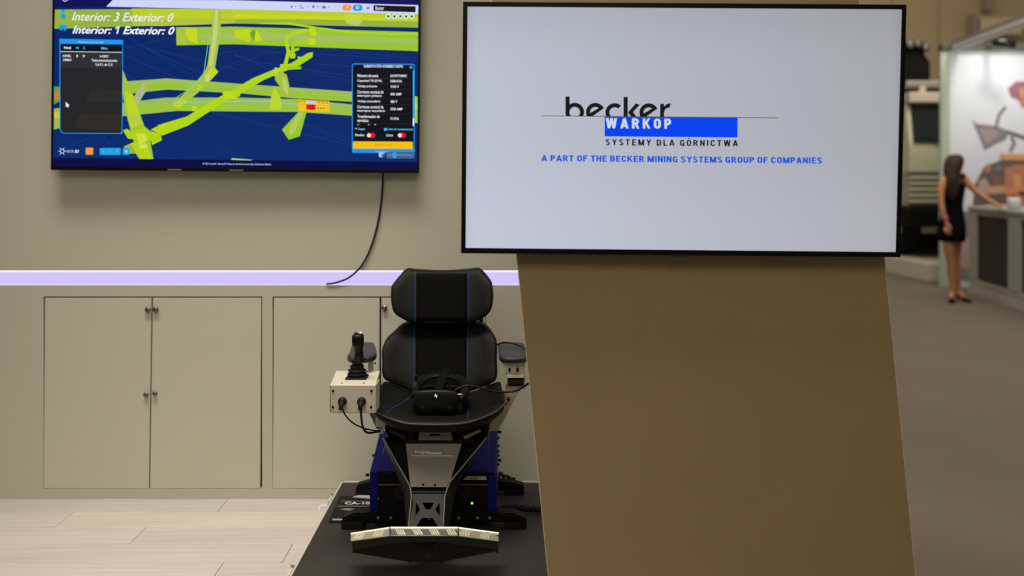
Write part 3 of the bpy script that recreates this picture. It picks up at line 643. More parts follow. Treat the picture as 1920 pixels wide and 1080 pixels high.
# ================================================================== PLATFORM
PZ = .092
pl = empty('stage_platform', (-.3, 3.95, 0), 'low black platform with aluminium edges under the chair', 'platform')
px0, px1, py0, py1 = -.80, .24, 3.40, 4.50
MB().box(px0 + .0085, px1 - .012, py0 + .012, py1 - .0145, 0.0, PZ - .001).build('deck', 'stage', pl)
e = MB()
e.box(px0, px0 + .008, py0, py1, .0, PZ + .002); e.build('edge_trim', 'trim', pl, bevel=.002)
MB().box(px1 - .012, px1, py0, py1, 0, PZ + .002).build('edge_trim', 'trim', pl, bevel=.002)
MB().box(px0 + .0125, px1 - .0125, py1 - .014, py1, 0, PZ + .0035).build('edge_trim', 'trim', pl)
MB().box(px0 + .0125, px1 - .0125, py0, py0 + .012, 0, PZ + .002).build('edge_trim', 'trim', pl)
for y in (4.30, 3.52):
    l = MB().box(px0 - .012, px0 - .0005, y - .07, y + .03, .035, PZ + .004).build('latch', 'trim', pl, bevel=.002)
    MB().cyl((px0 - .006, y, PZ + .004), (px0 - .006, y, PZ + .012), .006, n=12).build('rivet', 'steel', l)
# little clip lying beside it
tag(MB().tube([P(598, 957, 2790 / 637.), P(600, 949, 2790 / 629. ), P(612, 947.5, 2790 / 627.5)], .004, 6, 4).build('wire_clip', 'white', smooth=True), 'small bent pale wire clip lying on the plank floor left of the platform', 'clip')
# ================================================================== CHAIR
ch = empty('simulator_chair', (-.31, 3.9, PZ), 'black simulator seat with blue piping, joystick box and tread plate footrest', 'chair')
def dense(pts, k=6): return catmull([Vector((a, b, 0)) for a, b in pts], k, True)
PROF = [(0.0, -1.0), (.6, -1.0), (.93, -.95), (.985, -.7), (1.0, -.35), (.992, .02), (.97, .16), (.93, .24), (.80, .30), (.6, .33), (.4, .34), (.2, .34), (0.0, .34)]
class Cushion:
    def __init__(s, outline, T, fn, wing, k=5):
        s.o = dense(outline, k); s.c = sum(s.o, Vector()) / len(s.o); s.T = T; s.fn = fn; s.wing = wing
    def pt(s, p, wv): return s.fn(p.x, p.y, wv * s.T + s.wing(p.x, p.y))
    def mesh(s):
        n = len(s.o); mb = MB(); rings = []
        for sc, wv in PROF: rings.append([s.pt(s.c + (p - s.c) * max(sc, .02), wv) for p in s.o])
        mb.loft(rings); return mb
    def front(s, x, y, extra=0.0):
        d = Vector((x, y, 0)) - s.c; ang = math.atan2(d.y, d.x); best = None; n = len(s.o)
        for i in range(n):
            a = s.o[i] - s.c; b = s.o[(i + 1) % n] - s.c
            den = (b - a).x * d.y - (b - a).y * d.x
            if abs(den) < 1e-9: continue
            t = -(a.x * d.y - a.y * d.x) / den
            if 0 <= t <= 1:
                h = a + (b - a) * t; k = h.dot(d)
                if k > 0: best = d.length / h.length
        sc = min(best or 0, .999); wv = PROF[-1][1]
        for (s0, w0), (s1, w1) in zip(PROF[4:], PROF[5:]):
            if s1 <= sc <= s0: wv = w1 + (w0 - w1) * (sc - s1) / max(s0 - s1, 1e-6)
        return s.fn(x, y, wv * s.T + s.wing(x, y) + extra)
def wingx(c, w0, wm, amt): return lambda x, y: amt * (max(0, (abs(x - c) - w0)) / (wm - w0)) ** 1.6
# headrest
hY = lambda py: 4.16 + (540 - py) * .0009
hfn = lambda x, y, wv: P(x, y, hY(y)) + Vector((0, -wv, 0))
head = Cushion([(762, 504), (779, 505.5), (829, 508), (878, 505), (896, 502.5), (905, 507), (915, 518), (922, 528), (925, 545), (924, 570), (917, 586), (903, 597), (881, 605), (829, 609), (776, 606), (757, 598), (741, 585), (735.5, 566), (735, 540), (738, 531), (750, 516)], .075, hfn, wingx(830, 48, 95, .045))
hm = head.mesh().build('headrest', 'leather', ch, smooth=True)
bY = lambda py: 4.02 + (740 - py) * .0011
bfn = lambda x, y, wv: P(x, y, bY(y)) + Vector((0, -wv, 0))
back = Cushion([(757, 606), (790, 600), (829, 598), (870, 600), (907, 606), (927, 627), (932, 642), (932, 672), (932, 704), (921, 716), (900, 727), (877, 736), (852, 744), (825, 747), (800, 744), (775, 737), (748, 722), (727, 710), (719.5, 697), (719, 672), (719, 651), (726, 633), (740, 620)], .085, bfn, wingx(826, 56, 106, .055))
bm_ = back.mesh().build('backrest', 'leather', ch, smooth=True)
def pipe(cu, pts, parent, name='piping', r=.0024):
    mb = MB(); L = catmull([Vector((a, b, 0)) for a, b in pts], 8)
    mb.tube([cu.front(p.x, p.y, .0006) for p in L], r, 8, 0); return mb.build(name, 'bluepipe', parent, smooth=True)
pipe(head, [(780, 508), (779.5, 560), (779, 603)], hm); pipe(head, [(878, 507), (879.5, 560), (880, 603)], hm)
pipe(back, [(778.5, 604), (777.5, 660), (776, 735)], bm_); pipe(back, [(878.5, 604), (877.5, 660), (877, 733)], bm_)
# central upholstery panels of matt fabric just proud of the leather
def inlay(cu, x0, x1, y0, y1, parent, nx=10, ny=10, flip=False):
    mb = MB(); g = [[cu.front(x0 + (x1 - x0) * i / nx, y0 + (y1 - y0) * j / ny, .0012) for i in range(nx + 1)] for j in range(ny + 1)]
    vs = [p for r in g for p in r]; fs = [(j * (nx + 1) + i, j * (nx + 1) + i + 1, (j + 1) * (nx + 1) + i + 1, (j + 1) * (nx + 1) + i) for j in range(ny) for i in range(nx)]
    mb.add(vs, fs); o = mb.build('centre_fabric', 'leather2', parent, smooth=True); d = o.modifiers.new('th', 'SOLIDIFY'); d.thickness = .003; d.offset = 0; return o
inlay(head, 782, 876, 512, 600, hm); inlay(back, 781, 875, 612, 733, bm_)
# seat: plan coordinates x, y(depth) ; lift at the bolsters
SX = -.292
seat_out = [(-.13, 4.12), (0, 4.13), (.13, 4.12), (.232, 4.05), (.252, 3.93), (.262, 3.79), (.255, 3.735), (.20, 3.675), (.12, 3.635), (0, 3.62), (-.12, 3.635), (-.20, 3.675), (-.255, 3.735), (-.262, 3.79), (-.252, 3.93), (-.232, 4.05)]
sfn = lambda x, y, wv: Vector((SX + x, y, .592 + wv))
seat = Cushion(seat_out, .036, sfn, lambda x, y: (.034 + .13 * max(0, min(1, (y - 3.70) / .3)) * .35) * (max(0, abs(x) - .09) / .16) ** 1.5)
sm = seat.mesh().build('seat_cushion', 'leather', ch, smooth=True)
pipe(seat, [(-.125, 4.0), (-.15, 3.85), (-.185, 3.72), (-.187, 3.69)], sm); pipe(seat, [(.118, 3.98), (.115, 3.85), (.122, 3.72), (.122, 3.66)], sm)
# front welt of seat, lightened to carry the seam highlight
mb = MB(); n = len(seat.o); mb.tube([seat.pt(seat.c + (p - seat.c) * 1.0, .0) for p in [seat.o[i % n] for i in range(22, 64)]], .0036, 8, 0); mb.build('welt', 'weltgrey', sm, smooth=True)
# seat pan under the cushion
MB().hexa([Vector((SX - .205, 3.72, .552)), Vector((SX + .205, 3.72, .552)), Vector((SX + .21, 4.12, .552)), Vector((SX - .21, 4.12, .552))],
          [Vector((SX - .19, 3.80, .475)), Vector((SX + .19, 3.80, .475)), Vector((SX + .20, 4.12, .475)), Vector((SX - .20, 4.12, .475))]).build('seat_pan', 'blackmetal', ch, bevel=.004)
# back frame posts
for sx in (-.19, .19):
    MB().tube([(SX + sx, 4.13, .49), (SX + sx, 4.16, .62), (SX + sx * .9, 4.19, .75), (SX + sx * .8, 4.22, .95)], .009, 8, 5).build('back_frame', 'blackmetal', ch, smooth=True)
MB().box(SX - .13, SX + .13, 4.165, 4.20, .70, .95).box(SX - .05, SX + .05, 4.2, 4.311, .74, .80).build('back_shell', 'blackmetal', ch, bevel=.01)
MB().box(SX - .05, SX + .05, 4.295, 4.312, PZ + .002, .80).build('back_column', 'blackmetal', ch, bevel=.008)
# diagonal brackets under the seat
for sgn in (-1, 1):
    cx = 815; a = [(cx + sgn * d, y) for d, y in ((84, 805), (87, 809.5), (57, 824), (53, 818.5))]
    MB().prism([P(x, y, 3.70) for x, y in a], (0, .012, 0)).build('seat_bracket', 'greymetal' if sgn > 0 else 'darkgrey', ch, bevel=.001)
# blue housing ------------------------------------------------------------
HX0, HX1 = -.582, -.063; HF = 3.93; HB = 4.29
def zy(py, Y): return CH + (HZ - py) * Y / F
zl, zm, zt2 = zy(966, HF), zy(886, HF), zy(808, 4.24)
prof = [(HF, zl), (HF, zm), (4.24, zt2), (HB, zt2), (HB, zl)]
for x0, tname in ((HX0, 'side_plate'), (HX1 - .004, 'side_plate')):
    MB().prism([(x0, y, z) for y, z in prof], (.004, 0, 0)).build('side_plate', 'blue', ch, bevel=.0008)
for x0, x1 in ((HX0 + .0045, HX0 + .034), (HX1 - .038, HX1 - .0045)):
    MB().box(x0, x1, HF - .001, HF + .003, zl, zm - .001).build('front_flange', 'blue', ch, bevel=.0006)
    a = [Vector((x0, HF - .001, zm + .001)), Vector((x1, HF - .001, zm + .001)), Vector((x1, 4.24, zt2)), Vector((x0, 4.24, zt2))]
    MB().prism(a, (0, .003, -.003)).build('sloped_flange', 'blue', ch)
MB().prism([Vector((HX0 + .035, HF + .006, zm + .002)), Vector((HX1 - .039, HF + .006, zm + .002)), Vector((HX1 - .039, 4.24, zt2 - .006)), Vector((HX0 + .035, 4.24, zt2 - .006))], (0, .003, -.004)).build('sloped_cover', 'blue', ch)
MB().box(HX0 + .005, HX1 - .005, HF - .006, HF - .0015, zm - .006, zm - .0005).build('seam_strip', 'black', ch)
# control case between the posts
case = MB().box(HX0 + .035, HX1 - .039, HF + .002, HF + .28, zl - .004, zm - .008).build('control_case', 'blackmetal', ch, bevel=.002)
fy = HF + .002
def onf(px, py, d=.001): return P(px, py, fy - d)
for a, b in ((706, 762), (862, 917)):
    MB().prism([onf(a, 908.3), onf(b, 908.3), onf(b, 909.8), onf(a, 909.8)], (0, .001, 0)).build('trim_line', 'edge', case)
for (cx, cy) in ((752, 924), (872, 924)):
    vb = MB()
    for r in range(5):
        k = [3, 4, 5, 4, 3][r]
        for c in range(k):
            x = cx + (c - (k - 1) / 2) * 5.2; y = cy + (r - 2) * 4.6; cc = onf(x, y, .0008)
            vb.lathe(cc, [(.0038, .0006), (.0038, -.0012), (.0026, -.0012), (.0022, .0004)], 6, 'Y')
    vb.build('vent_holes', 'ventgrey', case, kind='stuff')
lb = MB().prism([onf(868, 899.5), onf(876, 893), onf(912, 893), onf(912, 900)], (0, .0008, 0)).build('label_plate', 'whiteprint', case)
tA = Art(lambda x, y, n: P(x, y, fy - .0014 - n * .00003)); tA.text('becker', 881, 894.5, 896, 899, (60, 55, 50), bold=.02); tA.build('label_print', colmat('print_label', 0), lb)
MB().lathe(P(885, 943.5, fy), [(.0045, 0), (.0045, -.002), (.002, -.003)], 10, 'Y').build('green_light', 'greenled', case, smooth=True)
# bolts on the housing
def bolt(c, r, l, axis, m, parent, name='bolt'):
    return MB().lathe(c, [(r, 0), (r, l * .7), (r * .6, l)], 10, axis).build(name, m, parent)
for y in (810, 821, 836, 846, 854, 863, 871):
    lg = .020 if y in (810, 863) else .011
    MB().lathe(P(931.8, y, 4.24), [(.0062, 0), (.0062, lg), (.004, lg)], 8, 'X').build('side_bolt', 'blackmetal', ch)
for x, y, Y in ((714, 836, 4.14), (705, 854, 4.06), (693, 890.5, 3.94)):
    MB().lathe(P(x - 1, y, Y), [(.006, 0), (.006, -.013), (.004, -.014)], 8, 'X').build('side_bolt', 'blackmetal', ch)
# foot bars
def footbar(Yb, pl_, pts_l, pts_r, name='foot_bar'):
    pass
def bar(Y, thick, lx, rx, ytop, yend, ybar, yfoot, padw):
    L, R = lx, rx
    top = [(L + 3, yend), (L + 22, ytop + 2.2), (L + 48, ytop), (R - 52, ytop), (R - 26, ytop + 2), (R - 2, yend)]
    pts = [(L, yend + 12)] + top + [(R, yend + 12), (R, ybar), (L, ybar)]
    b = MB().prism([P(x, y, Y) for x, y in pts], (0, thick, 0)).build('foot_bar', 'blackmetal', ch, bevel=.003)
    for a, c in ((L, L + padw), (R - padw, R)):
        MB().prism([P(a, ybar + .2, Y - .004), P(c, ybar + .2, Y - .004), P(c, yfoot, Y - .004), P(a, yfoot, Y - .004)], (0, thick + .008, 0)).build('foot_pad', 'rubber', b, bevel=.002)
    MB().tube([P(L + 4, yend + 5, Y - .001), P(L + 24, ytop + 7, Y - .001), P(L + 52, ytop + 5, Y - .001)], .0012, 6, 4).build('edge_line', 'darkgrey', b)
    MB().tube([P(R - 4, yend + 5, Y - .001), P(R - 24, ytop + 7, Y - .001), P(R - 52, ytop + 5, Y - .001)], .0012, 6, 4).build('edge_line', 'darkgrey', b)
    return b
def yf(Y): return HZ + (CH - PZ) * F / Y
fb = bar(3.905, .06, 639.5, 987.5, 960.5, 971, yf(3.905) - 12.5, yf(3.905), 42)
rb = bar(4.315, .05, 666.5, 983, 902.5, 910, yf(4.315) - 8, yf(4.315), 38)
for x in (709, 733, 860, 895, 918): MB().lathe(P(x, 971, 3.904), [(.0065, 0), (.0065, -.004), (.003, -.005)], 10, 'Y').build('bolt', 'steel', fb)
MB().box(-.52, -.46, 3.97, 4.31, PZ + .03, PZ + .07).build('base_rail', 'blackmetal', ch, bevel=.002)
MB().box(-.18, -.12, 3.97, 4.31, PZ + .03, PZ + .07).build('base_rail', 'blackmetal', ch, bevel=.002)
MB().box(-.56, -.08, 3.97, 4.28, PZ + .0705, zl - .006).build('base_plate', 'blackmetal', ch)
# leg column: flared side plates ------------------------------------------
def strip(Fp, Rp, name, m, th=.004):
    mb = MB(); n = len(Fp); off = Vector((th if Fp[0].x < -.3 else -th, 0, 0))
    vs = Fp + Rp + [p + off for p in Fp] + [p + off for p in Rp]; fs = []
    for i in range(n - 1):
        fs += [(i, i + 1, n + i + 1, n + i), (2 * n + i, 3 * n + i, 3 * n + i + 1, 2 * n + i + 1), (i, 2 * n + i, 2 * n + i + 1, i + 1), (n + i, n + i + 1, 3 * n + i + 1, 3 * n + i)]
    fs += [(0, n, 3 * n, 2 * n), (n - 1, 3 * n - 1, 4 * n - 1, 2 * n - 1)]
    mb.add(vs, fs); return mb.build(name, m, ch)
FL = [P(718.5, 820, 3.74), P(768.5, 911, 3.64), P(771.5, 930, 3.61), P(766, 987.5, 3.545)]
RL = [P(715.5, 821, 3.86), P(744, 890, 3.84), P(757.5, 925, 3.82), P(761.5, 985, 3.72)]
FR = [P(912.5, 820, 3.74), P(843, 904, 3.64), P(834, 930, 3.61), P(831, 987.5, 3.545)]
RR = [P(913.5, 822, 3.86), P(869, 888, 3.84), P(854.5, 922, 3.82), P(842.5, 985, 3.72)]
strip(FL, RL, 'leg_side_plate', 'darkgrey'); strip(FR, RR, 'leg_side_plate', 'darkgrey')
for L in (FL, FR):
    MB().tube([p + Vector((0, -.002, 0)) for p in L], .0021, 6, 0).build('plate_edge_glint', 'edge', ch)  # pale tubes paint in the light caught by the plate edges
# inner black cover behind the grey plate
MB().prism([P(722, 824, 3.80), P(910, 824, 3.80), P(842, 920, 3.72), P(835, 992, 3.62), P(766, 992, 3.62), P(770, 920, 3.72)], (0, .03, 0)).build('inner_cover', 'black', ch)
def tplane(y, y0, Ya, y1, Yb): return Ya + (Yb - Ya) * (y - y0) / (y1 - y0)
gY = lambda y: tplane(y, 831, 3.70, 914, 3.645)
fc = MB().prism([P(760.5, 831.8, gY(831)), P(866, 831.8, gY(831)), P(841, 914, gY(914)), P(769.5, 913.5, gY(914))], (0, .004, -.001)).build('front_cover', 'greymetal', ch, bevel=.0015)
MB().prism([P(759, 826, 3.712), P(868, 826, 3.712), P(866, 831.5, gY(831)), P(760, 831.5, gY(831))], (0, .004, -.001)).build('cover_lip', 'darkgrey', ch)
for x in (793.5, 815.5): MB().lathe(P(x, 908.5, gY(908)), [(.0045, .001), (.0045, -.002), (.002, -.003)], 10, 'Y').build('screw', 'blackmetal', fc)
g = Art(lambda x, y, n: P(x, y, gY(y) - .0012 - n * .00004)); ink = (205, 198, 176)
g.text('becker', 778.5, 844, 807.5, 849.5, ink, bold=.01); g.line([(772, 847.5), (831, 848)], .6, (120, 116, 96))
g.poly([(789, 848), (827, 848.3), (827, 851.8), (789, 851.5)], (190, 182, 150)); g.line([(771, 854.5), (850, 854.8)], .9, ink); g.text('WARKOP', 790.5, 848.8, 806, 851.2, (110, 105, 86), bold=.02)
g.build('logo_print', colmat('print_cover', 0), fc)
# small upper plate with hole
MB().holes([P(787, 806, 3.70), P(845, 806, 3.70), P(849, 825.5, 3.705), P(784, 825.5, 3.705)], [[P(809, 813.5, 3.702), P(822, 813.5, 3.702), P(828, 817.2, 3.703), P(803, 817.2, 3.703)]], (0, .003, 0)).build('upper_plate', 'greymetal', ch)
for a in ((748, 807, 775, 828), (855, 807, 884, 828)):
    MB().prism([P(a[0] + (12 if a[0] < 800 else 0), a[1], 3.74), P(a[2], a[1], 3.74), P(a[2] - (0 if a[0] < 800 else -4), a[3], 3.73), P(a[0] + 4, a[3], 3.73)], (0, .03, 0)).build('seat_mount', 'blackmetal', ch)
# black box line under the grey cover, then the cut-out plate
kY = lambda y: tplane(y, 915, 3.66, 992, 3.53)
MB().prism([P(770.5, 915, kY(915)), P(841, 915.4, kY(915)), P(835, 924, kY(924)), P(772, 924, kY(924))], (0, .01, 0)).build('hinge_box', 'blackmetal', ch, bevel=.001)
MB().prism([P(774, 921, kY(921) - .002), P(836, 921, kY(921) - .002), P(836, 922, kY(922) - .002), P(774, 922, kY(922) - .002)], (0, .002, 0)).build('hinge_line', 'darkgrey', ch)
def kp(l): return [P(x, y, kY(y)) for x, y in l]
MB().holes(kp([(773, 926), (834, 926), (830, 991.5), (767.5, 991.5)]), [kp([(791.5, 942.3), (813.8, 942.3), (807, 955.5), (798.5, 955.5)]), kp([(779.5, 941), (787.5, 954.5), (786, 958.5), (779, 967)]),
           kp([(824.2, 942), (824.4, 967.5), (817, 957), (817, 954)]), kp([(791, 971), (811, 971), (819.5, 984.5), (820, 990), (781.5, 990), (782, 984.5)])], (0, .004, 0)).build('cutout_plate', 'darkgrey', ch)
MB().lathe(P(804.5, 972, kY(972) + .03), [(.005, 0), (.005, -.006), (.003, -.008)], 10, 'Y').build('bolt', 'steel', ch)
for x, y in ((762, 913.5), (765.5, 899), (756, 919.5), (844.5, 914), (851, 920.5), (837.5, 933), (836, 966), (768.8, 932)):
    MB().lathe(P(x - 3 if x < 800 else x + 1, y, 3.66), [(.0032, 0), (.0032, -.004), (.0015, -.005)], 8, 'Y').build('rivet', 'darkgrey', ch)
# footrest -----------------------------------------------------------------
fr = MB()
YR, YF_ = 3.53, 3.43
def tp(tl, tr, br, bl_, name='tread_plate', m_='tread'):
    a = [P(*tl, YR), P(*tr, YR), P(*br, YF_), P(*bl_, YF_)]
    return MB().prism(a, (0, 0, -.004)).build(name, m_, ch, bevel=.0012), a
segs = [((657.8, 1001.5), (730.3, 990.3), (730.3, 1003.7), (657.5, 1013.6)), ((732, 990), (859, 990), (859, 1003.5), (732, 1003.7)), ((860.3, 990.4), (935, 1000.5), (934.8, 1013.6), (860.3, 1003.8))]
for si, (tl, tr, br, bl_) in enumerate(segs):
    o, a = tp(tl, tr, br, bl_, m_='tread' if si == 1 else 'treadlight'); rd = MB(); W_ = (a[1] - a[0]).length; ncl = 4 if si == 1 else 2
    xd = (a[1] - a[0]); yd = (a[3] - a[0]); nz = Vector((0, 0, .0012))
    def uvp(u, v): return a[0].lerp(a[1], u).lerp(a[3].lerp(a[2], u), v)
    sg = [-1, 1, 1][si]
    for c in range(ncl):
        for b_ in range(4):
            u0 = (c + .30 + b_ * .13) / ncl; du = (.20 if si == 1 else -.14 if si == 0 else -.2) / ncl
            if u0 > .97: continue
            p0, p1 = uvp(u0, .18), uvp(min(.99, u0 + du), .95); pm = p0.lerp(p1, .5) + xd.normalized() * (-.006 if si == 2 else 0)
            rd.tube([p0 + nz, pm + nz, p1 + nz], (.0018, .0034), 6, 3)
    k = rd.build('tread_ridges', 'ridge', o, kind='stuff')
    MB().tube([a[0] + Vector((0, 0, .001)), a[1] + Vector((0, 0, .001))], .0036, 6, 0).build('rolled_edge', 'ridge', o)
# fascia below plate
fa = [(660, 1014), (731, 1004.5), (860, 1004.5), (933.5, 1014), (934.5, 1030), (900, 1026), (860, 1021), (826, 1016.5), (768, 1016.5), (731, 1020), (690, 1026), (661, 1031)]
MB().prism([P(x, y, YF_ + .004) for x, y in fa], (0, .006, 0)).build('fascia', 'darkgrey', ch, bevel=.001)
lg = [(661, 1031.5), (690, 1026.5), (731, 1020.5), (768, 1017), (826, 1017), (860, 1021.5), (900, 1026.5), (934.5, 1030.5), (934.5, 1033), (831, 1053), (763, 1053), (661.5, 1036)]
win = [(773.5, 1019), (821, 1019), (821, 1046), (773.5, 1046)]
tri = [[(773.8, 1021.5), (785.5, 1031.8), (773.8, 1043)], [(778.5, 1019), (816, 1019), (803, 1028.5), (790.5, 1028.5)], [(820.5, 1021.5), (820.5, 1043), (807.5, 1031.8)], [(785, 1046), (796, 1036.5), (800, 1036.5), (811, 1046)]]
MB().holes([P(x, y, YF_ + .012) for x, y in lg], [[P(x, y, YF_ + .012) for x, y in t] for t in tri], (0, .004, 0)).build('lower_bracket', 'blackmetal', ch)
for x in (768, 827):
    MB().prism([P(x - 1.6, 1017, YF_ + .008), P(x + 1.6, 1017, YF_ + .008), P(x + 1.6, 1057, YF_ + .008), P(x - 1.6, 1057, YF_ + .008)], (0, .03, 0)).build('bracket_rib', 'blackmetal', ch, bevel=.001)
for x in (663, 932):
    MB().prism([P(x - 2, 1015, YF_ + .0105), P(x + 2, 1015, YF_ + .0105), P(x + 2, 1038, YF_ + .0105), P(x - 2, 1036, YF_ + .0105)], (0, .06, 0)).build('end_hook', 'blackmetal', ch, bevel=.001)
for x in (769.5, 820): MB().lathe(P(x, 1010.5, YF_ + .004), [(.005, 0), (.005, -.003), (.003, -.004)], 10, 'Y').build('bolt', 'blackmetal', ch)
MB().box(P(768, 0, 3.5).x, P(830, 0, 3.5).x, YF_ + .02, 3.60, .205, .228).build('footrest_arm', 'blackmetal', ch, bevel=.003)
# armrests -------------------------------------------------------------------
def armrest(x0r, x1r, x0f, x1f, s):
    out = [(x0r + .012, 4.13), ((x0r + x1r) / 2, 4.14), (x1r - .012, 4.13), (x1r, 4.10), (x1f + .004, 3.90), (x1f, 3.83), (x1f - .02, 3.795), ((x0f + x1f) / 2, 3.785), (x0f + .02, 3.795), (x0f, 3.83), (x0f - .004, 3.90), (x0r, 4.10)]
    c = Cushion(out, .021, lambda x, y, wv: Vector((x, y, .808 + wv)), lambda x, y: 0)
    return c.mesh().build('armrest_pad', 'padgrey', ch, smooth=True)
padL = armrest(-.682, -.588, -.657, -.553, -1); padR = armrest(-.058, .050, -.050, .068, 1)
# pad carriers, posts
for sgn, xa, xb in ((-1, -.645, -.562), (1, -.040, .052)):
    c = (MB().box(xa, xb, 3.83, 3.835, .742, .785).box(xa, xb, 3.835, 3.98, .780, .785) if sgn > 0 else MB().box(-.63, -.575, 3.84, 4.05, .781, .786)).build('pad_carrier', 'cream', ch, bevel=.0015)
    for x in (((xa + xb) / 2 - .016, (xa + xb) / 2 + .016) if sgn > 0 else ()):
        MB().box(x - .004, x + .004, 3.826, 3.8295, .748, .764).build('slot', 'black', c)
# right visible fork, hinge barrel, arm
xf0, xf1 = wx(948, 3.85), wx(985.5, 3.85)
forkpts = lambda x: [(x, 3.83, .735), (x, 3.96, .735), (x, 3.93, .67), (x, 3.87, .672), (x, 3.83, .70)]
MB().prism([Vector(p) for p in forkpts(xf0)], (.007, 0, 0)).build('hinge_fork', 'cream', ch, bevel=.001)
MB().prism([Vector(p) for p in forkpts(xf1 - .007)], (.007, 0, 0)).build('hinge_fork', 'cream', ch, bevel=.001)
MB().box(xf0 + .0075, xf1 - .0075, 3.80, 3.95, .729, .741).build('hinge_cap', 'cream', ch, bevel=.001)
MB().lathe(Vector((xf0 + .008, 3.855, .706)), [(.021, 0), (.021, xf1 - xf0 - .016)], 20, 'X').build('hinge_barrel', 'glossblack', ch, smooth=False)
armp = [(947, 724.5, 3.87), (982, 724.5, 3.87), (969, 741, 3.89), (952, 775, 3.94), (938, 801, 3.98), (935, 808, 3.99), (914, 808, 3.99), (914, 790, 3.97), (939, 770, 3.93), (944, 746, 3.89)]
ra = MB().prism([P(*p) for p in armp], (0, .006, 0)).build('arm_plate', 'cream', ch, bevel=.001)
for x, y, Y in ((919.3, 790.5, 3.965), (953.5, 749, 3.885)):
    MB().lathe(P(x, y, Y), [(.0055, .002), (.0055, -.003), (.002, -.004)], 10, 'Y').build('bolt', 'black', ra)
MB().tube([P(952.5, 746.5, 3.882), P(954.5, 753, 3.888)], .0035, 6, 0).build('slot', 'black', ra); MB().tube([P(950.5, 754, 3.89), P(948.5, 760, 3.895)], .002, 6, 0).build('slot', 'black', ra)
# left lower arm plate and rear post
la = [(690, 770, 3.93), (704, 770, 3.93), (718, 790, 3.97), (718, 807, 3.99), (706, 804, 3.99)]
MB().prism([P(*p) for p in la], (0, .006, 0)).build('arm_plate', 'greymetal', ch, bevel=.001)
MB().box(-.592, -.574, 3.95, 3.975, .62, .785).build('armrest_post', 'cream', ch, bevel=.001)
MB().lathe(P(703.5, 681, 3.945), [(.004, 0), (.004, -.003)], 8, 'Y').build('bolt', 'black', ch)
MB().box(-.592, -.545, 3.90, 3.98, .60, .63).build('arm_link', 'cream', ch, bevel=.002)
MB().box(-.558, -.49, 3.93, 3.98, .50, .605).build('arm_link', 'cream', ch, bevel=.002)
# joystick control box
fa4 = [P(619, 721.5, 3.6), P(704.5, 721.5, 3.6), P(703, 775.3, 3.6), P(620, 775, 3.6)]
bk4 = [P(630, 694.8, 3.85), P(712.5, 694.8, 3.85), P(712, 747, 3.85), P(631, 747, 3.85)]
cbx = MB().hexa(fa4, bk4).build('control_box', 'shadecream', ch, bevel=.004, seg=3)
for x in (618.3, 704.0):
    s = 1 if x > 650 else -1
    MB().prism([P(x - .7, 722.5, 3.598), P(x + .7, 722.5, 3.598), P(x + .7, 774, 3.598), P(x - .7, 774, 3.598)], (0, .10, 0)).build('side_flange', 'shadecream', cbx)
for x, y in ((624.5, 733), (696.5, 733), (624, 763), (696, 763)):
    MB().lathe(P(x, y, 3.599), [(.0048, 0), (.0048, -.002), (.002, -.003)], 10, 'Y').build('screw', 'black', cbx)
for x, y in ((641.5, 718.4), (682.5, 718.4)):
    c = P(x, y, 3.625); c.z = fa4[0].z + .0002; MB().lathe(c, [(.0042, 0), (.0042, .001), (.002, .002)], 10).build('screw', 'black', cbx)
for x in (642.3, 678.2):
    c = P(x, 752.5, 3.598)
    MB().lathe(c, [(.0165, 0), (.0165, -.006), (.0145, -.010), (.0145, -.018), (.011, -.020)], 20, 'Y').build('connector_ring', 'blackplastic', cbx, smooth=True)
    MB().tube([c + Vector((0, -.016, 0)), c + Vector((0, -.032, -.008)), c + Vector((0, -.036, -.024))], (.0105, .007), 12, 3).build('connector_plug', 'rubber', cbx, smooth=True)
    # connector cables
c1 = MB().tube([P(641.5, 764, 3.565), P(646, 776, 3.57), P(659, 791, 3.62), P(678, 801.5, 3.70), P(696, 806.5, 3.78), P(713, 808, 3.84)], .0028, 7, 6).build('connector_cable', 'cable', ch, smooth=True)
c2 = MB().tube([P(676, 764, 3.565), P(677.5, 784, 3.57), P(680, 800, 3.62), P(687, 810.5, 3.68), P(698, 811, 3.76), P(713, 808.5, 3.84)], .0042, 7, 6).build('connector_cable', 'cable', ch, smooth=True)
MB().box(P(712, 0, 3.84).x, P(719, 0, 3.84).x, 3.835, 3.85, P(0, 813, 3.84).z, P(0, 803, 3.84).z).build('cable_tie', 'white', ch, bevel=.001)
# joystick
jb = P(669.5, 708, 3.72); jb.z = fa4[0].z
js = MB().hexa([jb + Vector(v) for v in ((-.041, -.04, 0), (.041, -.04, 0), (.041, .04, 0), (-.041, .04, 0))], [jb + Vector(v) for v in ((-.038, -.037, .008), (.038, -.037, .008), (.038, .037, .008), (-.038, .037, .008))]).build('joystick_base', 'rubber', cbx)
MB().lathe(jb + Vector((0, 0, .0085)), [(.030, 0), (.037, .006), (.037, .010), (.026, .014), (.035, .020), (.034, .024), (.022, .029), (.028, .035), (.027, .039), (.017, .045), (.018, .052), (.013, .058)], 24).build('joystick_boot', 'rubber', cbx, smooth=True)
jh = MB()
def ell(cx, y, rx, ry, Yc, n=16, sq=.75):
    c = P(cx, y, Yc); out = []
    for k in range(n):
        a = 2 * math.pi * k / n; ca, sa = math.cos(a), math.sin(a)
        out.append(c + Vector((rx * (abs(ca) ** sq) * (1 if ca > 0 else -1), ry * (abs(sa) ** sq) * (1 if sa > 0 else -1), 0)))
    return out
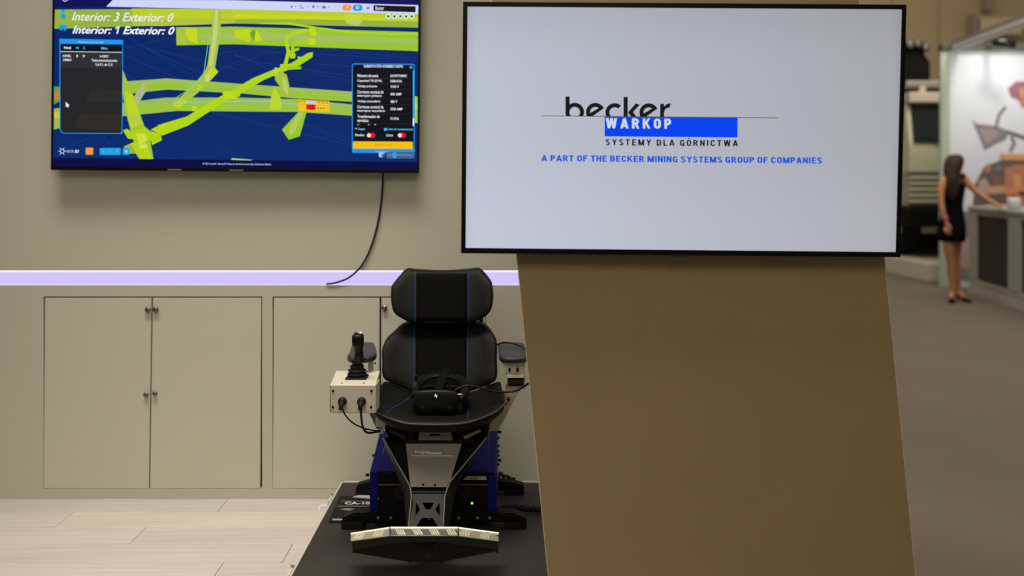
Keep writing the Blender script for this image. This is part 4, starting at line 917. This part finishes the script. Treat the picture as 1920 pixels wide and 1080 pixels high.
jh.loft([ell(671.5, 686, .012, .014, 3.72), ell(671, 678, .026, .03, 3.72), ell(672, 674, .029, .033, 3.72), ell(673, 671, .017, .022, 3.72), ell(673, 660, .0155, .02, 3.715), ell(672.5, 650, .0165, .021, 3.71), ell(671.5, 647, .021, .026, 3.705),
         ell(671, 640, .0225, .028, 3.70), ell(671, 630, .022, .028, 3.70), ell(671.3, 627, .019, .025, 3.70), ell(671.5, 625.5, .012, .018, 3.70)]).build('joystick_grip', 'blackplastic', cbx, smooth=True)
MB().lathe(P(676, 626, 3.70), [(.0065, 0), (.0065, .006), (.003, .008)], 12).build('white_button', 'white', cbx, smooth=True)
MB().lathe(P(667, 626, 3.70), [(.006, 0), (.006, .004), (.003, .006)], 12).build('thumb_button', 'blackplastic', cbx, smooth=True)
MB().box(P(662.5, 0, 3.67).x, P(680, 0, 3.67).x, 3.668, 3.674, P(0, 648, 3.67).z, P(0, 631, 3.67).z).build('grip_face', 'blackmetal', cbx, bevel=.003)
# loom over the right armrest
MB().tube([P(931, 647, 4.05), P(940, 643, 4.02), P(951, 642.5, 4.0), P(965, 645, 3.98), P(978, 650, 3.96), P(990, 659, 3.93), P(1003, 672, 3.9)], .0035, 7, 5).build('armrest_cable', 'cable', ch, smooth=True)
# ================================================================== HEADSET
hs = empty('vr_headset', (P(818, 775, 3.78).x, 3.78, .607), 'black virtual reality headset with lit white logo resting on the seat cushion', 'headset')
def vring(Y, k, dz=0):
    pts = [(776, 742), (782, 733), (800, 731), (819, 730.5), (838, 731), (853, 733.5), (860, 742), (860, 756), (855, 768), (843, 774), (828, 774.5), (822, 769), (815, 769), (808, 775.5), (792, 776), (779, 770), (775, 758)]
    c = (818, 753); return [P(c[0] + (x - c[0]) * k, c[1] + (y - c[1]) * k, Y) + Vector((0, 0, dz)) for x, y in pts]
vz = MB().loft([vring(3.702, .3), vring(3.702, .80), vring(3.705, .93), vring(3.716, 1.0), vring(3.755, 1.02), vring(3.785, .96), vring(3.80, .8)]).build('visor', 'blackplastic', hs, smooth=True)
lgm = MB()
for dx, dy in ((-1.6, -1.6), (.9, .9)):
    lgm.prism([P(816.2 + dx, 745 + dy, 3.6985), P(817.5 + dx, 745 + dy, 3.6985), P(818.9 + dx, 740 + dy, 3.6985), P(817.6 + dx, 740 + dy, 3.6985)], (0, .002, 0))
lgm.prism([P(815, 742, 3.6985), P(819.3, 742, 3.6985), P(819, 743.3, 3.6985), P(814.7, 743.3, 3.6985)], (0, .002, 0))
lgm.build('logo', 'logoled', vz)
for x in (793, 843): MB().lathe(P(x, 765, 3.706), [(.010, 0), (.010, -.003), (.007, -.005)], 14, 'Y').build('camera_lens', 'rubber', vz, smooth=True)
MB().loft([[P(818 + (x - 818) * k, 753 + (y - 753) * k, Y) for x, y in [(785, 735), (800, 722), (818, 718), (836, 722), (852, 735), (850, 760), (818, 768), (786, 760)]] for k, Y in ((.95, 3.79), (1.0, 3.83), (.9, 3.86), (.75, 3.862), (.72, 3.83))], cap=False).build('face_cushion', 'leather2', hs, smooth=True)
# halo strap (flat band swept)
def band(pts, wv, th, name, m, parent):
    pts = catmull([Vector(p) for p in pts], 8); rings = []
    for i, p in enumerate(pts):
        t = (pts[min(i + 1, len(pts) - 1)] - pts[max(i - 1, 0)]).normalized(); d = Vector((0, 1, .25)).normalized(); d = (d - t * d.dot(t)).normalized(); nn = t.cross(d)
        rings.append([p + d * wv / 2 * a + nn * th / 2 * b for a, b in ((1, .5), (.6, 1), (-.6, 1), (-1, .5), (-1, -.5), (-.6, -1), (.6, -1), (1, -.5))])
    return MB().loft(rings).build(name, m, parent, smooth=True)
band([P(778, 741, 3.73), P(780, 727, 3.80), P(789, 714, 3.88), P(805, 706.5, 3.93), P(826, 704, 3.945), P(850, 707, 3.93), P(866, 713, 3.88), P(872, 726, 3.80), P(866, 742, 3.74), P(860, 750, 3.72)], .035, .016, 'head_strap', 'leather', hs)
band([P(818, 731, 3.72), P(822, 718, 3.78), P(829, 703, 3.86), P(836, 692, 3.90), P(839, 700, 3.95)], .034 * .3 + .012, .006, 'top_strap', 'leather2', hs)
MB().hexa([P(815.5, 732, 3.706), P(829, 731.5, 3.706), P(843, 690, 3.86), P(831.5, 689, 3.86)], [P(815.5, 732, 3.710), P(829, 731.5, 3.710), P(843, 690, 3.864), P(831.5, 689, 3.864)]).build('strap_webbing', 'leather2', hs)
MB().tube([P(791, 727, 3.74), P(797, 724.5, 3.76), P(830, 724, 3.77), P(856, 725, 3.76), P(861, 728, 3.74)], .0022, 6, 5).build('visor_rim', 'darkgrey', hs, smooth=True)
for x0, x1 in ((779, 784), (858, 866)):
    MB().tube([P(x0, 739.5, 3.735), P(x1, 739.5, 3.735)], .004, 8, 0).build('hinge_pin', 'steel', hs)
for x, y in ((876, 752), (781, 728)):
    MB().lathe(P(x, y, 3.80), [(.008, -.02), (.026, -.018), (.030, -.006), (.028, .004), (.014, .008)], 16, 'X').build('ear_speaker', 'rubber', hs, smooth=True)
    MB().tube([P(x - 2, y - 25, 3.80), P(x, y - 12, 3.80), P(x, y - 4, 3.80)], .006, 8, 3).build('speaker_arm', 'blackplastic', hs, smooth=True)
MB().tube([P(853, 733, 3.72), P(860, 728, 3.73), P(874, 723.5, 3.735), P(890, 724.5, 3.74), P(908, 729.5, 3.75), P(928, 734.5, 3.76), P(950, 735, 3.77), P(968, 732.5, 3.77), P(982, 725, 3.76), P(1000, 712, 3.75)], .0042, 8, 6).build('headset_cable', 'cable', hs, smooth=True)
# ================================================================== THINGS ON THE PLATFORM
def onp(px, py, dz=0.0):
    Y = (CH - PZ - dz) * F / (py - HZ); return P(px, py, Y)
fly = MB().prism([onp(637, 930, .004), onp(730, 930, .004), onp(736, 978, .004), onp(615.5, 978, .004)], (0, 0, -.0018)).build('flyer', 'flyer')
tag(fly, 'black printed flyer lettered CA-100 lying on the platform left of the chair', 'flyer')
fa_ = Art(lambda x, y, n: onp(x, y, .0045 + n * .00003))
fa_.line([(640, 939.5), (694, 939.5)], .7, (120, 118, 120)); fa_.text('CA-100', 646.5, 940.8, 703, 945.8, (215, 212, 212), bold=.03, slope=.0); fa_.line([(632, 949), (694, 949)], .7, (150, 148, 150))
fa_.poly([(636, 955), (650, 952.5), (664, 953.5), (664, 957.5), (650, 957)], (120, 118, 118)); fa_.poly([(671, 955), (676, 953), (706, 954), (706, 959), (671, 958)], (150, 148, 146)); fa_.text('becker', 624, 971.3, 643, 975.5, (205, 202, 205), bold=.02)
tag(fa_.build('flyer_print', colmat('print_flyer', 0), fly), kind='stuff')
tag(MB().prism([onp(661, 932.5, .006), onp(672, 929, .006), onp(700, 929.5, .006), onp(715, 936.5, .006), onp(694, 935.5, .006)], (0, 0, .0015)).build('paper_sheet', 'paper'), 'pale sheet of paper lying behind the black flyer at the left of the chair', 'paper')
brd = empty('braided_cable', tuple(onp(975, 953, 0)), 'dark braided cable bundle snaking from the chair base across the right of the platform', 'cable')
pts = [onp(918, 957, .017), onp(935, 956, .017), onp(950, 952, .017), onp(967, 951.5, .017), onp(985, 954, .017), onp(1003, 955, .017), onp(1030, 957, .017)]
cp = catmull(pts, 10)
for k in range(3):
    mb = MB(); mb.tube([p + Vector((0, .007 * math.cos(i * .5 + k * 2.09), .007 * math.sin(i * .5 + k * 2.09))) for i, p in enumerate(cp)], .0065, 8, 0); mb.build('strand', 'cable', brd, smooth=True)
tag(MB().tube([P(934, 889, 4.36), P(939, 886.5, 4.37), P(945, 892, 4.38), P(952, 893, 4.39), P(958, 897, 4.39), P(966, 898, 4.395)], .006, 8, 5).tube([P(934, 896, 4.36), P(941, 890, 4.37), P(944, 896, 4.38), P(949, 899, 4.39), P(954, 895, 4.39)], .005, 8, 5).build('cable_bundle', 'cable', smooth=True), 'tangle of black cables behind the blue chair housing by the wall', 'cable')

# ================================================================== HALL BEHIND
# ---- white display plinth and vehicle
pln = MB().prism([Vector((5.80, 13.41, 0)), Vector((8.6, 13.41, 0)), Vector((8.6, 18.6, 0)), Vector((6.05, 18.6, 0)), Vector((5.70, 14.9, 0))], (0, 0, .25)).build('display_plinth', 'creamwhite', bevel=.01)
tag(pln, 'low white display plinth on the carpet under the cream vehicle', 'plinth')
T0 = .25; VY = 14.15
def vX(px): return (px - 960) * VY / F
def vZ(py): return CH + (HZ - py) * VY / F
vh = empty('utility_vehicle', (6.75, 16.0, T0), 'cream utility vehicle with dark windscreen and roof lights, behind the white screen at right', 'vehicle')
vx0, vx1 = 5.86, 7.75
body = MB().prism([Vector((vx0, VY, vZ(324))), Vector((vx0, VY, vZ(270))), Vector((vx0, VY + .12, vZ(192))), Vector((vx0, VY + .15, vZ(172))), Vector((vx0, VY + 2.6, vZ(172))), Vector((vx0, VY + 4.0, vZ(200))), Vector((vx0, VY + 4.0, vZ(440))), Vector((vx0, VY + .35, vZ(440))), Vector((vx0, VY + .35, vZ(324)))], (vx1 - vx0, 0, 0)).build('cab_body', 'vcream', vh, bevel=.03)
MB().prism([Vector((vx0 + .05, VY - .012, vZ(267))), Vector((vx1 - .05, VY - .012, vZ(267))), Vector((vx1 - .05, VY + .10, vZ(195))), Vector((vx0 + .05, VY + .10, vZ(195)))], (0, -.02, -.004)).build('windscreen', 'vglass', vh)
MB().prism([Vector((vx0 + .9, VY - .04, vZ(267))), Vector((vx0 + .96, VY - .04, vZ(267))), Vector((vx0 + .96, VY + .06, vZ(195))), Vector((vx0 + .9, VY + .06, vZ(195)))], (0, -.015, 0)).build('windscreen_pillar', 'vcream', vh)
MB().tube([(vx0 + .25, VY - .03, vZ(262)), (vx0 + .42, VY - .05, vZ(268)), (vx0 + .75, VY - .05, vZ(275))], .01, 6, 4).build('wiper', 'blackmetal', vh)
MB().box(vx0 - .02, vx1 + .02, VY - .05, VY + .35, vZ(192.5), vZ(173)).build('sun_visor', 'vtan', vh, bevel=.02)
MB().box(vx0, vx1, VY + .1, VY + .18, vZ(160), vZ(150)).build('roof_rail', 'alu', vh, bevel=.01)
for px in (1735, 1795): MB().box(vX(px - 5.5), vX(px + 5.5), VY + .08, VY + .16, vZ(173), vZ(160.3)).build('rail_post', 'vtan', vh)
MB().box(vx0 + .05, vx1 - .05, VY + .4, VY + 2.4, vZ(171.5), vZ(161)).build('roof_plate', 'blackmetal', vh)
MB().prism([Vector((vx0 - .1, VY + .3, vZ(149))), Vector((vX(1762), VY + .3, vZ(149))), Vector((vX(1762), VY + .3, vZ(112))), Vector((vX(1750), VY + .3, vZ(96))), Vector((vX(1757), VY + .3, vZ(82))), Vector((vX(1745), VY + .3, vZ(70))), Vector((vX(1700), VY + .3, vZ(74))), Vector((vx0 - .1, VY + .3, vZ(74)))], (0, 1.2, 0)).build('roof_load', 'black', vh, bevel=.03)
MB().box(vX(1750), vX(1764), VY + .35, VY + .9, vZ(149), vZ(113)).build('roof_box', 'blackmetal', vh, bevel=.02)
for px, py, r in ((1718, 80, 8.5), (1733, 79, 7.5), (1748, 86, 7.5)):
    s = VY / F * r; l = MB().lathe((vX(px), VY + .22, vZ(py)), [(s * .6, .08), (s * 1.1, .03), (s * 1.12, 0), (s, -.01)], 16, 'Y').build('floodlight', 'blackmetal', vh, smooth=True)
    MB().lathe((vX(px), VY + .208, vZ(py)), [(s * .95, 0), (s * .5, -.02)], 16, 'Y').build('lens', 'vlens', l, smooth=True)
for k in range(5):
    y = 330 + k * 11.2; MB().box(vx0 + .02, vx1 - .02, VY + .02, VY + .10, vZ(y + 5.6), vZ(y)).build('grille_slat', 'vcream', vh, bevel=.01)
MB().box(vx0, vx1, VY + .12, VY + .34, vZ(386), vZ(324)).build('grille_back', 'counterframe', vh)
MB().box(vx0 - .05, vx1 + .05, VY - .15, VY + .6, vZ(425), vZ(386.5)).build('bumper', 'blackmetal', vh, bevel=.03)
MB().box(vx0 + .3, vx1 - .3, VY + .5, VY + 3.8, vZ(470), vZ(426)).build('chassis', 'black', vh)
for x in (vx0 + .02, vx1 - .32):
    for y in (VY + .75, VY + 3.2):
        wl = MB().lathe((x, y, T0 + .46), [(.25, 0), (.42, .0), (.46, .04), (.46, .26), (.42, .30), (.25, .30)], 28, 'X').build('wheel', 'rubber', vh, smooth=False)
        MB().lathe((x - .012, y, T0 + .46), [(.23, .012), (.20, .0), (.08, .03), (.05, -.01)], 20, 'X').build('hub', 'steel', wl, smooth=True)
MB().box(vX(1752), vX(1759), VY - .4, VY - .33, T0, vZ(440)).build('stand_leg', 'blackmetal', vh)
MB().box(vX(1752) - .04, vX(1759) + .04, VY - .44, VY - .155, vZ(440), vZ(428)).build('stand_arm', 'blackmetal', vh)
# ---- banner wall
BY = 12.8
bn = empty('banner_wall', ((1850 - 960) * BY / F, BY + .05, 0), 'tall white printed backdrop with grey and orange machine pictures behind the counter', 'backdrop')
bx0, bx1 = (1766 - 960) * BY / F, 9.2; bz = CH + (HZ - 95) * BY / F
MB().box(bx0, bx1, BY, BY + .08, 0, bz).build('board', 'bannerwhite', bn)
MB().box(bx0 - .02, bx0 + .10, BY - .02, BY - .001, 0, bz).build('edge_profile', 'bannergreen', bn, bevel=.004)
MB().box(bx0 - .02, bx1, BY - .06, BY + .09, bz + .001, bz + .09).build('top_rail', 'darkbeam', bn, bevel=.01)
ar = Art(lambda x, y, n: P(x, y, BY - .001 - n * .0008))
ar.poly([(1800, 300), (1830, 260), (1846, 284), (1870, 272), (1885, 284), (1870, 296), (1848, 306), (1832, 330), (1800, 345)], (206, 206, 220))
ar.poly([(1822, 224), (1831, 232), (1868, 236), (1892, 246), (1886, 262), (1868, 270), (1846, 282), (1842, 272), (1832, 248)], (128, 120, 122))
ar.poly([(1834, 240), (1866, 243), (1876, 252), (1850, 270), (1842, 258)], (150, 141, 140))
ar.line([(1868, 238), (1873, 216), (1886, 200)], 6, (120, 112, 118)); ar.line([(1888, 247), (1920, 258), (1975, 262)], 7, (104, 98, 104)); ar.line([(1896, 256), (1902, 268), (1894, 284)], 7, (128, 120, 128))
ar.poly([(1890, 166), (1904, 153), (1930, 152), (1950, 172), (1940, 198), (1918, 200), (1908, 186), (1896, 182)], (150, 98, 112)); ar.poly([(1910, 166), (1926, 164), (1930, 182), (1914, 184)], (196, 138, 98)); ar.poly([(1912, 186), (1930, 188), (1926, 202), (1914, 200)], (186, 120, 96))
ar.poly([(1824, 386), (1828, 344), (1846, 312), (1876, 300), (1990, 300), (1990, 392), (1824, 392)], (98, 84, 84))
ar.poly([(1834, 340), (1848, 334), (1856, 350), (1852, 366), (1836, 362)], (176, 148, 138)); ar.poly([(1846, 312), (1856, 306), (1860, 318), (1848, 326)], (160, 120, 96)); ar.poly([(1862, 330), (1880, 330), (1882, 352), (1862, 352)], (122, 88, 72)); ar.poly([(1866, 310), (1878, 308), (1878, 322), (1866, 322)], (110, 106, 112))
ar.poly([(1846, 350), (1886, 348), (1884, 362), (1850, 364)], (190, 148, 112)); ar.poly([(1884, 316), (1908, 308), (1990, 316), (1990, 388), (1888, 388), (1884, 350)], (176, 116, 92)); ar.poly([(1900, 328), (1914, 328), (1916, 352), (1902, 352)], (204, 148, 92)); ar.poly([(1884, 352), (1920, 348), (1920, 362), (1886, 364)], (208, 130, 92)); ar.poly([(1910, 358), (1925, 360), (1925, 366), (1912, 366)], (60, 50, 56)); ar.poly([(1892, 366), (1904, 366), (1902, 386), (1890, 386)], (160, 70, 66))
ar.poly([(1874, 288), (1990, 291), (1990, 303), (1880, 300)], (206, 150, 92))
ar.poly([(1792, 400), (1820, 394), (1820, 450), (1804, 452), (1790, 440)], (120, 116, 120)); ar.poly([(1800, 446), (1820, 444), (1820, 508), (1796, 506), (1796, 478)], (176, 146, 140)); ar.poly([(1790, 500), (1822, 505), (1822, 522), (1790, 520)], (130, 122, 116))
ar.build('banner_print', colmat('print_banner', 0, .6), bn)
# ---- fascia beam
def cX(Y): return 4.486 + .1098 * Y     # counter line: x as a function of depth
bm3 = MB(); yb0, yb1 = 6.5, 12.73
bm3.hexa([Vector((cX(yb0) - .06, yb0, 3.145)), Vector((cX(yb0) + .06, yb0, 3.145)), Vector((cX(yb0) + .06, yb0, 3.215)), Vector((cX(yb0) - .06, yb0, 3.215))],
         [Vector((cX(yb1) - .06, yb1, 3.145)), Vector((cX(yb1) + .06, yb1, 3.145)), Vector((cX(yb1) + .06, yb1, 3.215)), Vector((cX(yb1) - .06, yb1, 3.215))])
fb_ = empty('fascia_beam', (cX(12.7), 9.6, 3.1), 'pale horizontal beam along the top of the far booth, running towards the viewer', 'beam')
bm3.build('rail', 'beamwhite', fb_, bevel=.012)
MB().hexa([Vector((cX(yb0) - .055, yb0, 3.216)), Vector((cX(yb0) + .08, yb0, 3.216)), Vector((cX(yb0) + .08, yb0, 3.26)), Vector((cX(yb0) - .055, yb0, 3.26))],
          [Vector((cX(yb1) - .055, yb1, 3.216)), Vector((cX(yb1) + .08, yb1, 3.216)), Vector((cX(yb1) + .08, yb1, 3.26)), Vector((cX(yb1) - .055, yb1, 3.26))]).build('upper_rail', 'mauve', fb_)
MB().box(cX(yb0) - .06, cX(yb0) + .06, yb0 - .1, yb0 - .001, 0, 3.26).build('upright', 'beamwhite', fb_)
# spotlight fixture
sp = empty('spotlight', tuple(P(1882, 82, 12.4)), 'small dark spotlight clamped above the white backdrop', 'spotlight')
c = P(1882, 84, 12.35)
MB().tube([c + Vector((-.12, .05, .03)), c + Vector((.14, -.02, .0))], (.035, .05), 16, 0).build('lamp_head', 'blackmetal', sp, smooth=True)
MB().box(c.x - .05, c.x + .03, 12.36, 12.74, c.z + .03, c.z + .07).build('arm', 'alu', sp)
# ---- counter
ct = empty('steel_counter', (cX(10) + .3, 10, 0), 'grey metal counter with dark panels at the right edge, the woman leans on it', 'counter')
dirn = Vector((.1098, 1, 0)).normalized(); nrm = Vector((-1, .1098, 0)).normalized()
def cb_(ya, yb, z0, z1, d0, d1, name, m, bev=.006):
    a, b = Vector((cX(ya), ya, 0)), Vector((cX(yb), yb, 0)); q = [a + nrm * d1, b + nrm * d1, b - nrm * d0, a - nrm * d0]
    return MB().prism([Vector((v.x, v.y, z0)) for v in q], (0, 0, z1 - z0)).build(name, m, ct, bevel=bev)
cb_(7.4, 12.24, 1.06, 1.10, .62, .03, 'worktop', 'countertop')
cb_(7.42, 12.22, 1.0, 1.0595, .0, .0 + .012, 'top_rail', 'counterframe'); cb_(7.42, 12.22, .0, .10, .58, .02, 'plinth', 'counterframe2'); cb_(7.42, 12.22, .105, .19, .0, .012, 'bottom_rail', 'counterframe')
for (a, b) in ((11.97, 12.22), (10.66, 10.996), (9.36, 9.69), (8.06, 8.39)): cb_(a, b, .1905, .9995, .03, .016, 'post', 'counterframe')
for (a, b) in ((10.997, 11.969), (9.691, 10.659), (8.391, 9.359), (7.42, 8.059)): cb_(a, b, .1905, .9995, .03, -.012, 'front_panel', 'counterpanel', 0)
cb_(12.18, 12.22, .105, .9995, .55, -.031, 'end_panel', 'counterframe')
# things on the counter
def onct(px, py): 
    Y = (CH - 1.10) * F / (py - HZ); return P(px, py, Y)
g0 = P(1880, 386, 11.1); g0.z = 1.1; g0.x = cX(11.1) + .10
tag(MB().lathe(g0, [(.05, 0), (.07, .01), (.075, .10), (.06, .14), (.055, .14), (.068, .10), (.06, .015)], 20).build('tissue_tub', 'white', smooth=True), 'white tub on the grey counter by the woman\'s outstretched hand', 'tub')
for k, (y, r) in enumerate(((11.75, .2), (11.55, -.1))):
    b0 = Vector((cX(y) + .16, y, 1.1)); R_ = Matrix.Rotation(r, 3, 'Z')
    q = [b0 + R_ @ Vector(v) for v in ((-.1, -.07, 0), (.1, -.07, 0), (.1, .07, 0), (-.1, .07, 0))]
    tag(MB().prism(q, (0, 0, .035)).build('leaflet_stack', 'paperwhite'), ['white leaflet stack on the counter, the farther of two', 'white leaflet stack on the counter, the nearer of two'][k], 'leaflets', 'leaflet stacks on the grey counter')
# far duct on the hall wall
du = empty('wall_duct', tuple(P(1876, 62, 25.8)), 'pale rectangular duct box high on the far brown hall wall', 'duct')
a, b = P(1838, 33, 25.6), P(1916, 64, 25.6); MB().box(a.x, b.x, 25.6, 25.99, b.z, a.z).build('box', 'ductbeige', du)
a, b = P(1827, 25, 25.5), P(1833, 66, 25.5); MB().box(a.x, b.x, 25.5, 25.99, b.z, a.z).build('pipe', 'mauve', du)
a, b = P(1851, -40, 25.6), P(1857, 18, 25.6); MB().box(a.x, b.x, 25.6, 25.99, b.z, a.z).build('pipe', 'mauve', du)
# ================================================================== WOMAN
WYD = 11.38
def Q(x, y, d=0.0): return P(x, y, WYD + d)
wo = empty('person', (Q(1785, 0).x, WYD, 0), 'woman with long dark hair, short black dress and heels, one hand on the counter', 'person')
def skin(name, nodes, edges, m, parent, root=0, sub=2):
    me = bpy.data.meshes.new(name); org = sum([Vector(n[0]) for n in nodes], Vector()) / len(nodes)
    me.from_pydata([tuple(Vector(n[0]) - org) for n in nodes], edges, []); me.materials.append(M[m])
    o = bpy.data.objects.new(name, me); COL.objects.link(o); o.parent = parent; o.location = org - W[parent.name]; W[o.name] = org
    sk = o.modifiers.new('skin', 'SKIN'); sk.use_smooth_shade = True; sk.branch_smoothing = .6
    for i, n in enumerate(nodes):
        r = n[1]; me.skin_vertices[0].data[i].radius = (r, r) if not isinstance(r, tuple) else r
    me.skin_vertices[0].data[root].use_root = True
    s = o.modifiers.new('sub', 'SUBSURF'); s.levels = sub; s.render_levels = sub; return o
N = []; E = []
def nd(x, y, d, r, frm=None):
    N.append((Q(x, y, d), r)); i = len(N) - 1
    if frm is not None: E.append((frm, i))
    return i
pel = nd(1785, 424, 0, .125)
wst = nd(1787, 385, 0, .098, pel); chs = nd(1787, 350, 0, .118, wst); ush = nd(1788, 332, 0, .088, chs); nk = nd(1789, 322, 0, .043, ush); nk2 = nd(1791, 314, 0, .045, nk)
# arms
ls = nd(1769, 336, -.10, .048, ush); lu = nd(1764, 355, -.14, .044, ls); le = nd(1764, 377, -.17, .037, lu); lf = nd(1767, 394, -.20, .034, le); lw = nd(1772, 409, -.22, .024, lf); lp = nd(1775, 420, -.23, .030, lw)
for dx, dy, L, dd in ((-5, 11, 1, -.02), (-1.5, 14, 1, -.03), (2, 15, 1, -.03), (5, 13, 1, -.02)):
    f1 = nd(1775 + dx * .6, 427, -.23 + dd * .3, .0105, lp); f2 = nd(1776 + dx, 427 + dy * .55, -.235 + dd, .009, f1); f3 = nd(1779 + dx, 426 + dy, -.22 + dd, .0075, f2)
t1 = nd(1781, 424, -.27, .011, lp); t2 = nd(1784, 431, -.29, .009, t1)
rs_ = nd(1805, 334, .06, .054, ush); ru = nd(1817, 346, .02, .047, rs_); re = nd(1834, 362, -.05, .039, ru); rf = nd(1850, 373, -.12, .031, re); rw = nd(1864, 381, -.20, .023, rf); rp = nd(1871, 384.5, -.24, .027, rw)
for dx, dy, dd in ((9, 3.5, -.08), (11, 2, -.05), (11, .5, -.02), (9, -1, .01)):
    f1 = nd(1875, 385 + dy * .3, -.26 + dd * .4, .010, rp); f2 = nd(1871 + dx * .8, 385 + dy * .6, -.28 + dd, .009, f1); f3 = nd(1872 + dx, 387 + dy * .6, -.29 + dd, .0075, f2)
t1 = nd(1872, 389, -.29, .010, rp); t2 = nd(1877, 391, -.31, .008, t1)
# legs
lh = nd(1779, 436, -.05, .088, pel); lt = nd(1779, 462, -.04, .078, lh); lk = nd(1783, 490, -.03, .052, lt); lc_ = nd(1784, 508, -.01, .054, lk); la_ = nd(1787, 541, .0, .031, lc_); lhl = nd(1785, 551, .0, .030, la_); lto = nd(1784, 559, -.14, .026, lhl)
rh = nd(1792, 436, .06, .086, pel); rt = nd(1791, 462, .05, .076, rh); rk = nd(1792, 489, .06, .051, rt); rc = nd(1793, 507, .08, .053, rk); ra_ = nd(1797, 540, .10, .031, rc); rhl = nd(1798, 550, .09, .030, ra_); rto = nd(1809, 558.5, -.02, .026, rhl)
skin('body', N, E, 'skin', wo, 0)
# head
hc = Q(1793.5, 304.5); fd = Vector((.80, .60, 0)).normalized(); sd = Vector((-fd.y, fd.x, 0))
def hring(z, w, f, b, off=0.0):
    out = []
    for k in range(20):
        a = 2 * math.pi * k / 20; ca, sa = math.cos(a), math.sin(a)
        rr = f if ca > 0 else b; out.append(hc + fd * (rr * ca + off) + sd * (w * sa) + Vector((0, 0, z)))
    return out
MB().loft([hring(-.115, .03, .045, .03, .03), hring(-.10, .05, .07, .05, .015), hring(-.07, .062, .084, .075), hring(-.03, .072, .088, .09), hring(.01, .076, .088, .10), hring(.05, .075, .088, .10), hring(.085, .06, .068, .08), hring(.105, .03, .035, .04)]).build('head', 'skin', wo, smooth=True, sub=1)
def hp(f, s, z): return hc + fd * f + sd * s + Vector((0, 0, z))
MB().loft([[hp(.084, .006, .02), hp(.084, -.006, .02), hp(.09, 0, .02)], [hp(.082, .013, -.022), hp(.082, -.013, -.022), hp(.112, 0, -.018)], [hp(.08, .012, -.03), hp(.08, -.012, -.03), hp(.098, 0, -.03)]]).build('nose', 'skin', wo, smooth=True)
for s in (-1, 1):
    MB().lathe(hp(.078, .032 * s, .012), [(.001, -.012), (.012, -.006), (.014, 0), (.012, .006), (.001, .012)], 10).build('eye', 'black', wo, smooth=True)
    MB().lathe(hp(.0, .076 * s, -.005), [(.004, -.03), (.016, -.015), (.018, .01), (.012, .028), (.003, .034)], 8).build('ear', 'skin', wo, smooth=True)
MB().tube([hp(.080, .022, -.058), hp(.091, 0, -.057), hp(.080, -.022, -.058)], .006, 8, 3).build('mouth', 'lips', wo, smooth=True)
# hair: cap over the skull and long mane down the back
def hair_ring(x, y, rx, ry, d=0.0):
    c = Q(x, y, d); return [c + Vector((rx * math.cos(2 * math.pi * k / 18) * (1 + .06 * math.sin(5 * k)), ry * math.sin(2 * math.pi * k / 18), 0)) for k in range(18)]
MB().loft([hair_ring(1792, 288.3, .02, .02), hair_ring(1791, 290.5, .07, .08), hair_ring(1790.5, 295, .098, .11, -.02), hair_ring(1789.5, 303, .108, .11, -.05), hair_ring(1787, 312, .106, .10, -.07), hair_ring(1785.5, 322, .100, .085, -.09), hair_ring(1785.5, 335, .095, .075, -.12), hair_ring(1785, 350, .082, .06, -.13), hair_ring(1785, 362, .065, .045, -.13), hair_ring(1785, 371, .04, .03, -.12), hair_ring(1785, 377, .012, .01, -.12)]).build('hair', 'hair', wo, smooth=True, sub=1)
# dress
def dr(x, y, rx, ry, d=0.0):
    c = Q(x, y, d); return [c + Vector((rx * math.cos(2 * math.pi * k / 24), ry * math.sin(2 * math.pi * k / 24), 0)) for k in range(24)]
MB().loft([dr(1787, 342, .105, .10), dr(1787, 345, .124, .122), dr(1788, 352, .132, .132), dr(1788, 366, .118, .118), dr(1787, 384, .108, .108), dr(1786, 400, .124, .124), dr(1785.5, 420, .148, .148), dr(1785, 438, .152, .158), dr(1785, 452, .146, .158), dr(1785, 452.3, .138, .150), dr(1785, 438, .135, .145)], cap=False).build('dress', 'dress', wo, smooth=True)
for sx, dd in ((1777, -.06), (1799, .05)):
    MB().tube([Q(sx, 342, dd - .05), Q(sx, 333, dd), Q(sx, 342, dd + .1)], .012, 8, 4).build('dress_strap', 'dress', wo, smooth=True)
MB().lathe(Q(1772.3, 409.5, -.22), [(.028, -.022), (.033, -.02), (.034, .018), (.029, .02)], 16).build('wristband', 'pink', wo, smooth=True)
def shoe(h, t):
    h, t = Vector(h), Vector(t); d = (t - h); d.z = 0; u = d.normalized(); s = Vector((-u.y, u.x, 0)); rings = []
    for f, z0, z1, wv in ((-.04, .055, .085, .022), (.0, .045, .075, .030), (.07, .025, .05, .030), (.13, .0, .03, .036), (.19, .0, .035, .034), (.23, .0, .02, .015)):
        c = h + u * f; rings.append([Vector((c.x, c.y, 0)) + s * a * wv + Vector((0, 0, b)) for a, b in ((-1, z0), (-.8, z1), (.8, z1), (1, z0))])
    o = MB().loft(rings).build('shoe', 'black', wo, smooth=False, bevel=.004)
    MB().tube([h + Vector((0, 0, 0)) - u * .03 + Vector((0, 0, .062 - h.z)), Vector((h.x, h.y, .001)) - u * .035], (.014, .007), 8, 0).build('heel', 'black', o)
shoe(Q(1785, 551, .0), Q(1784, 559, -.14)); shoe(Q(1798, 550, .09), Q(1809, 558.5, -.02))
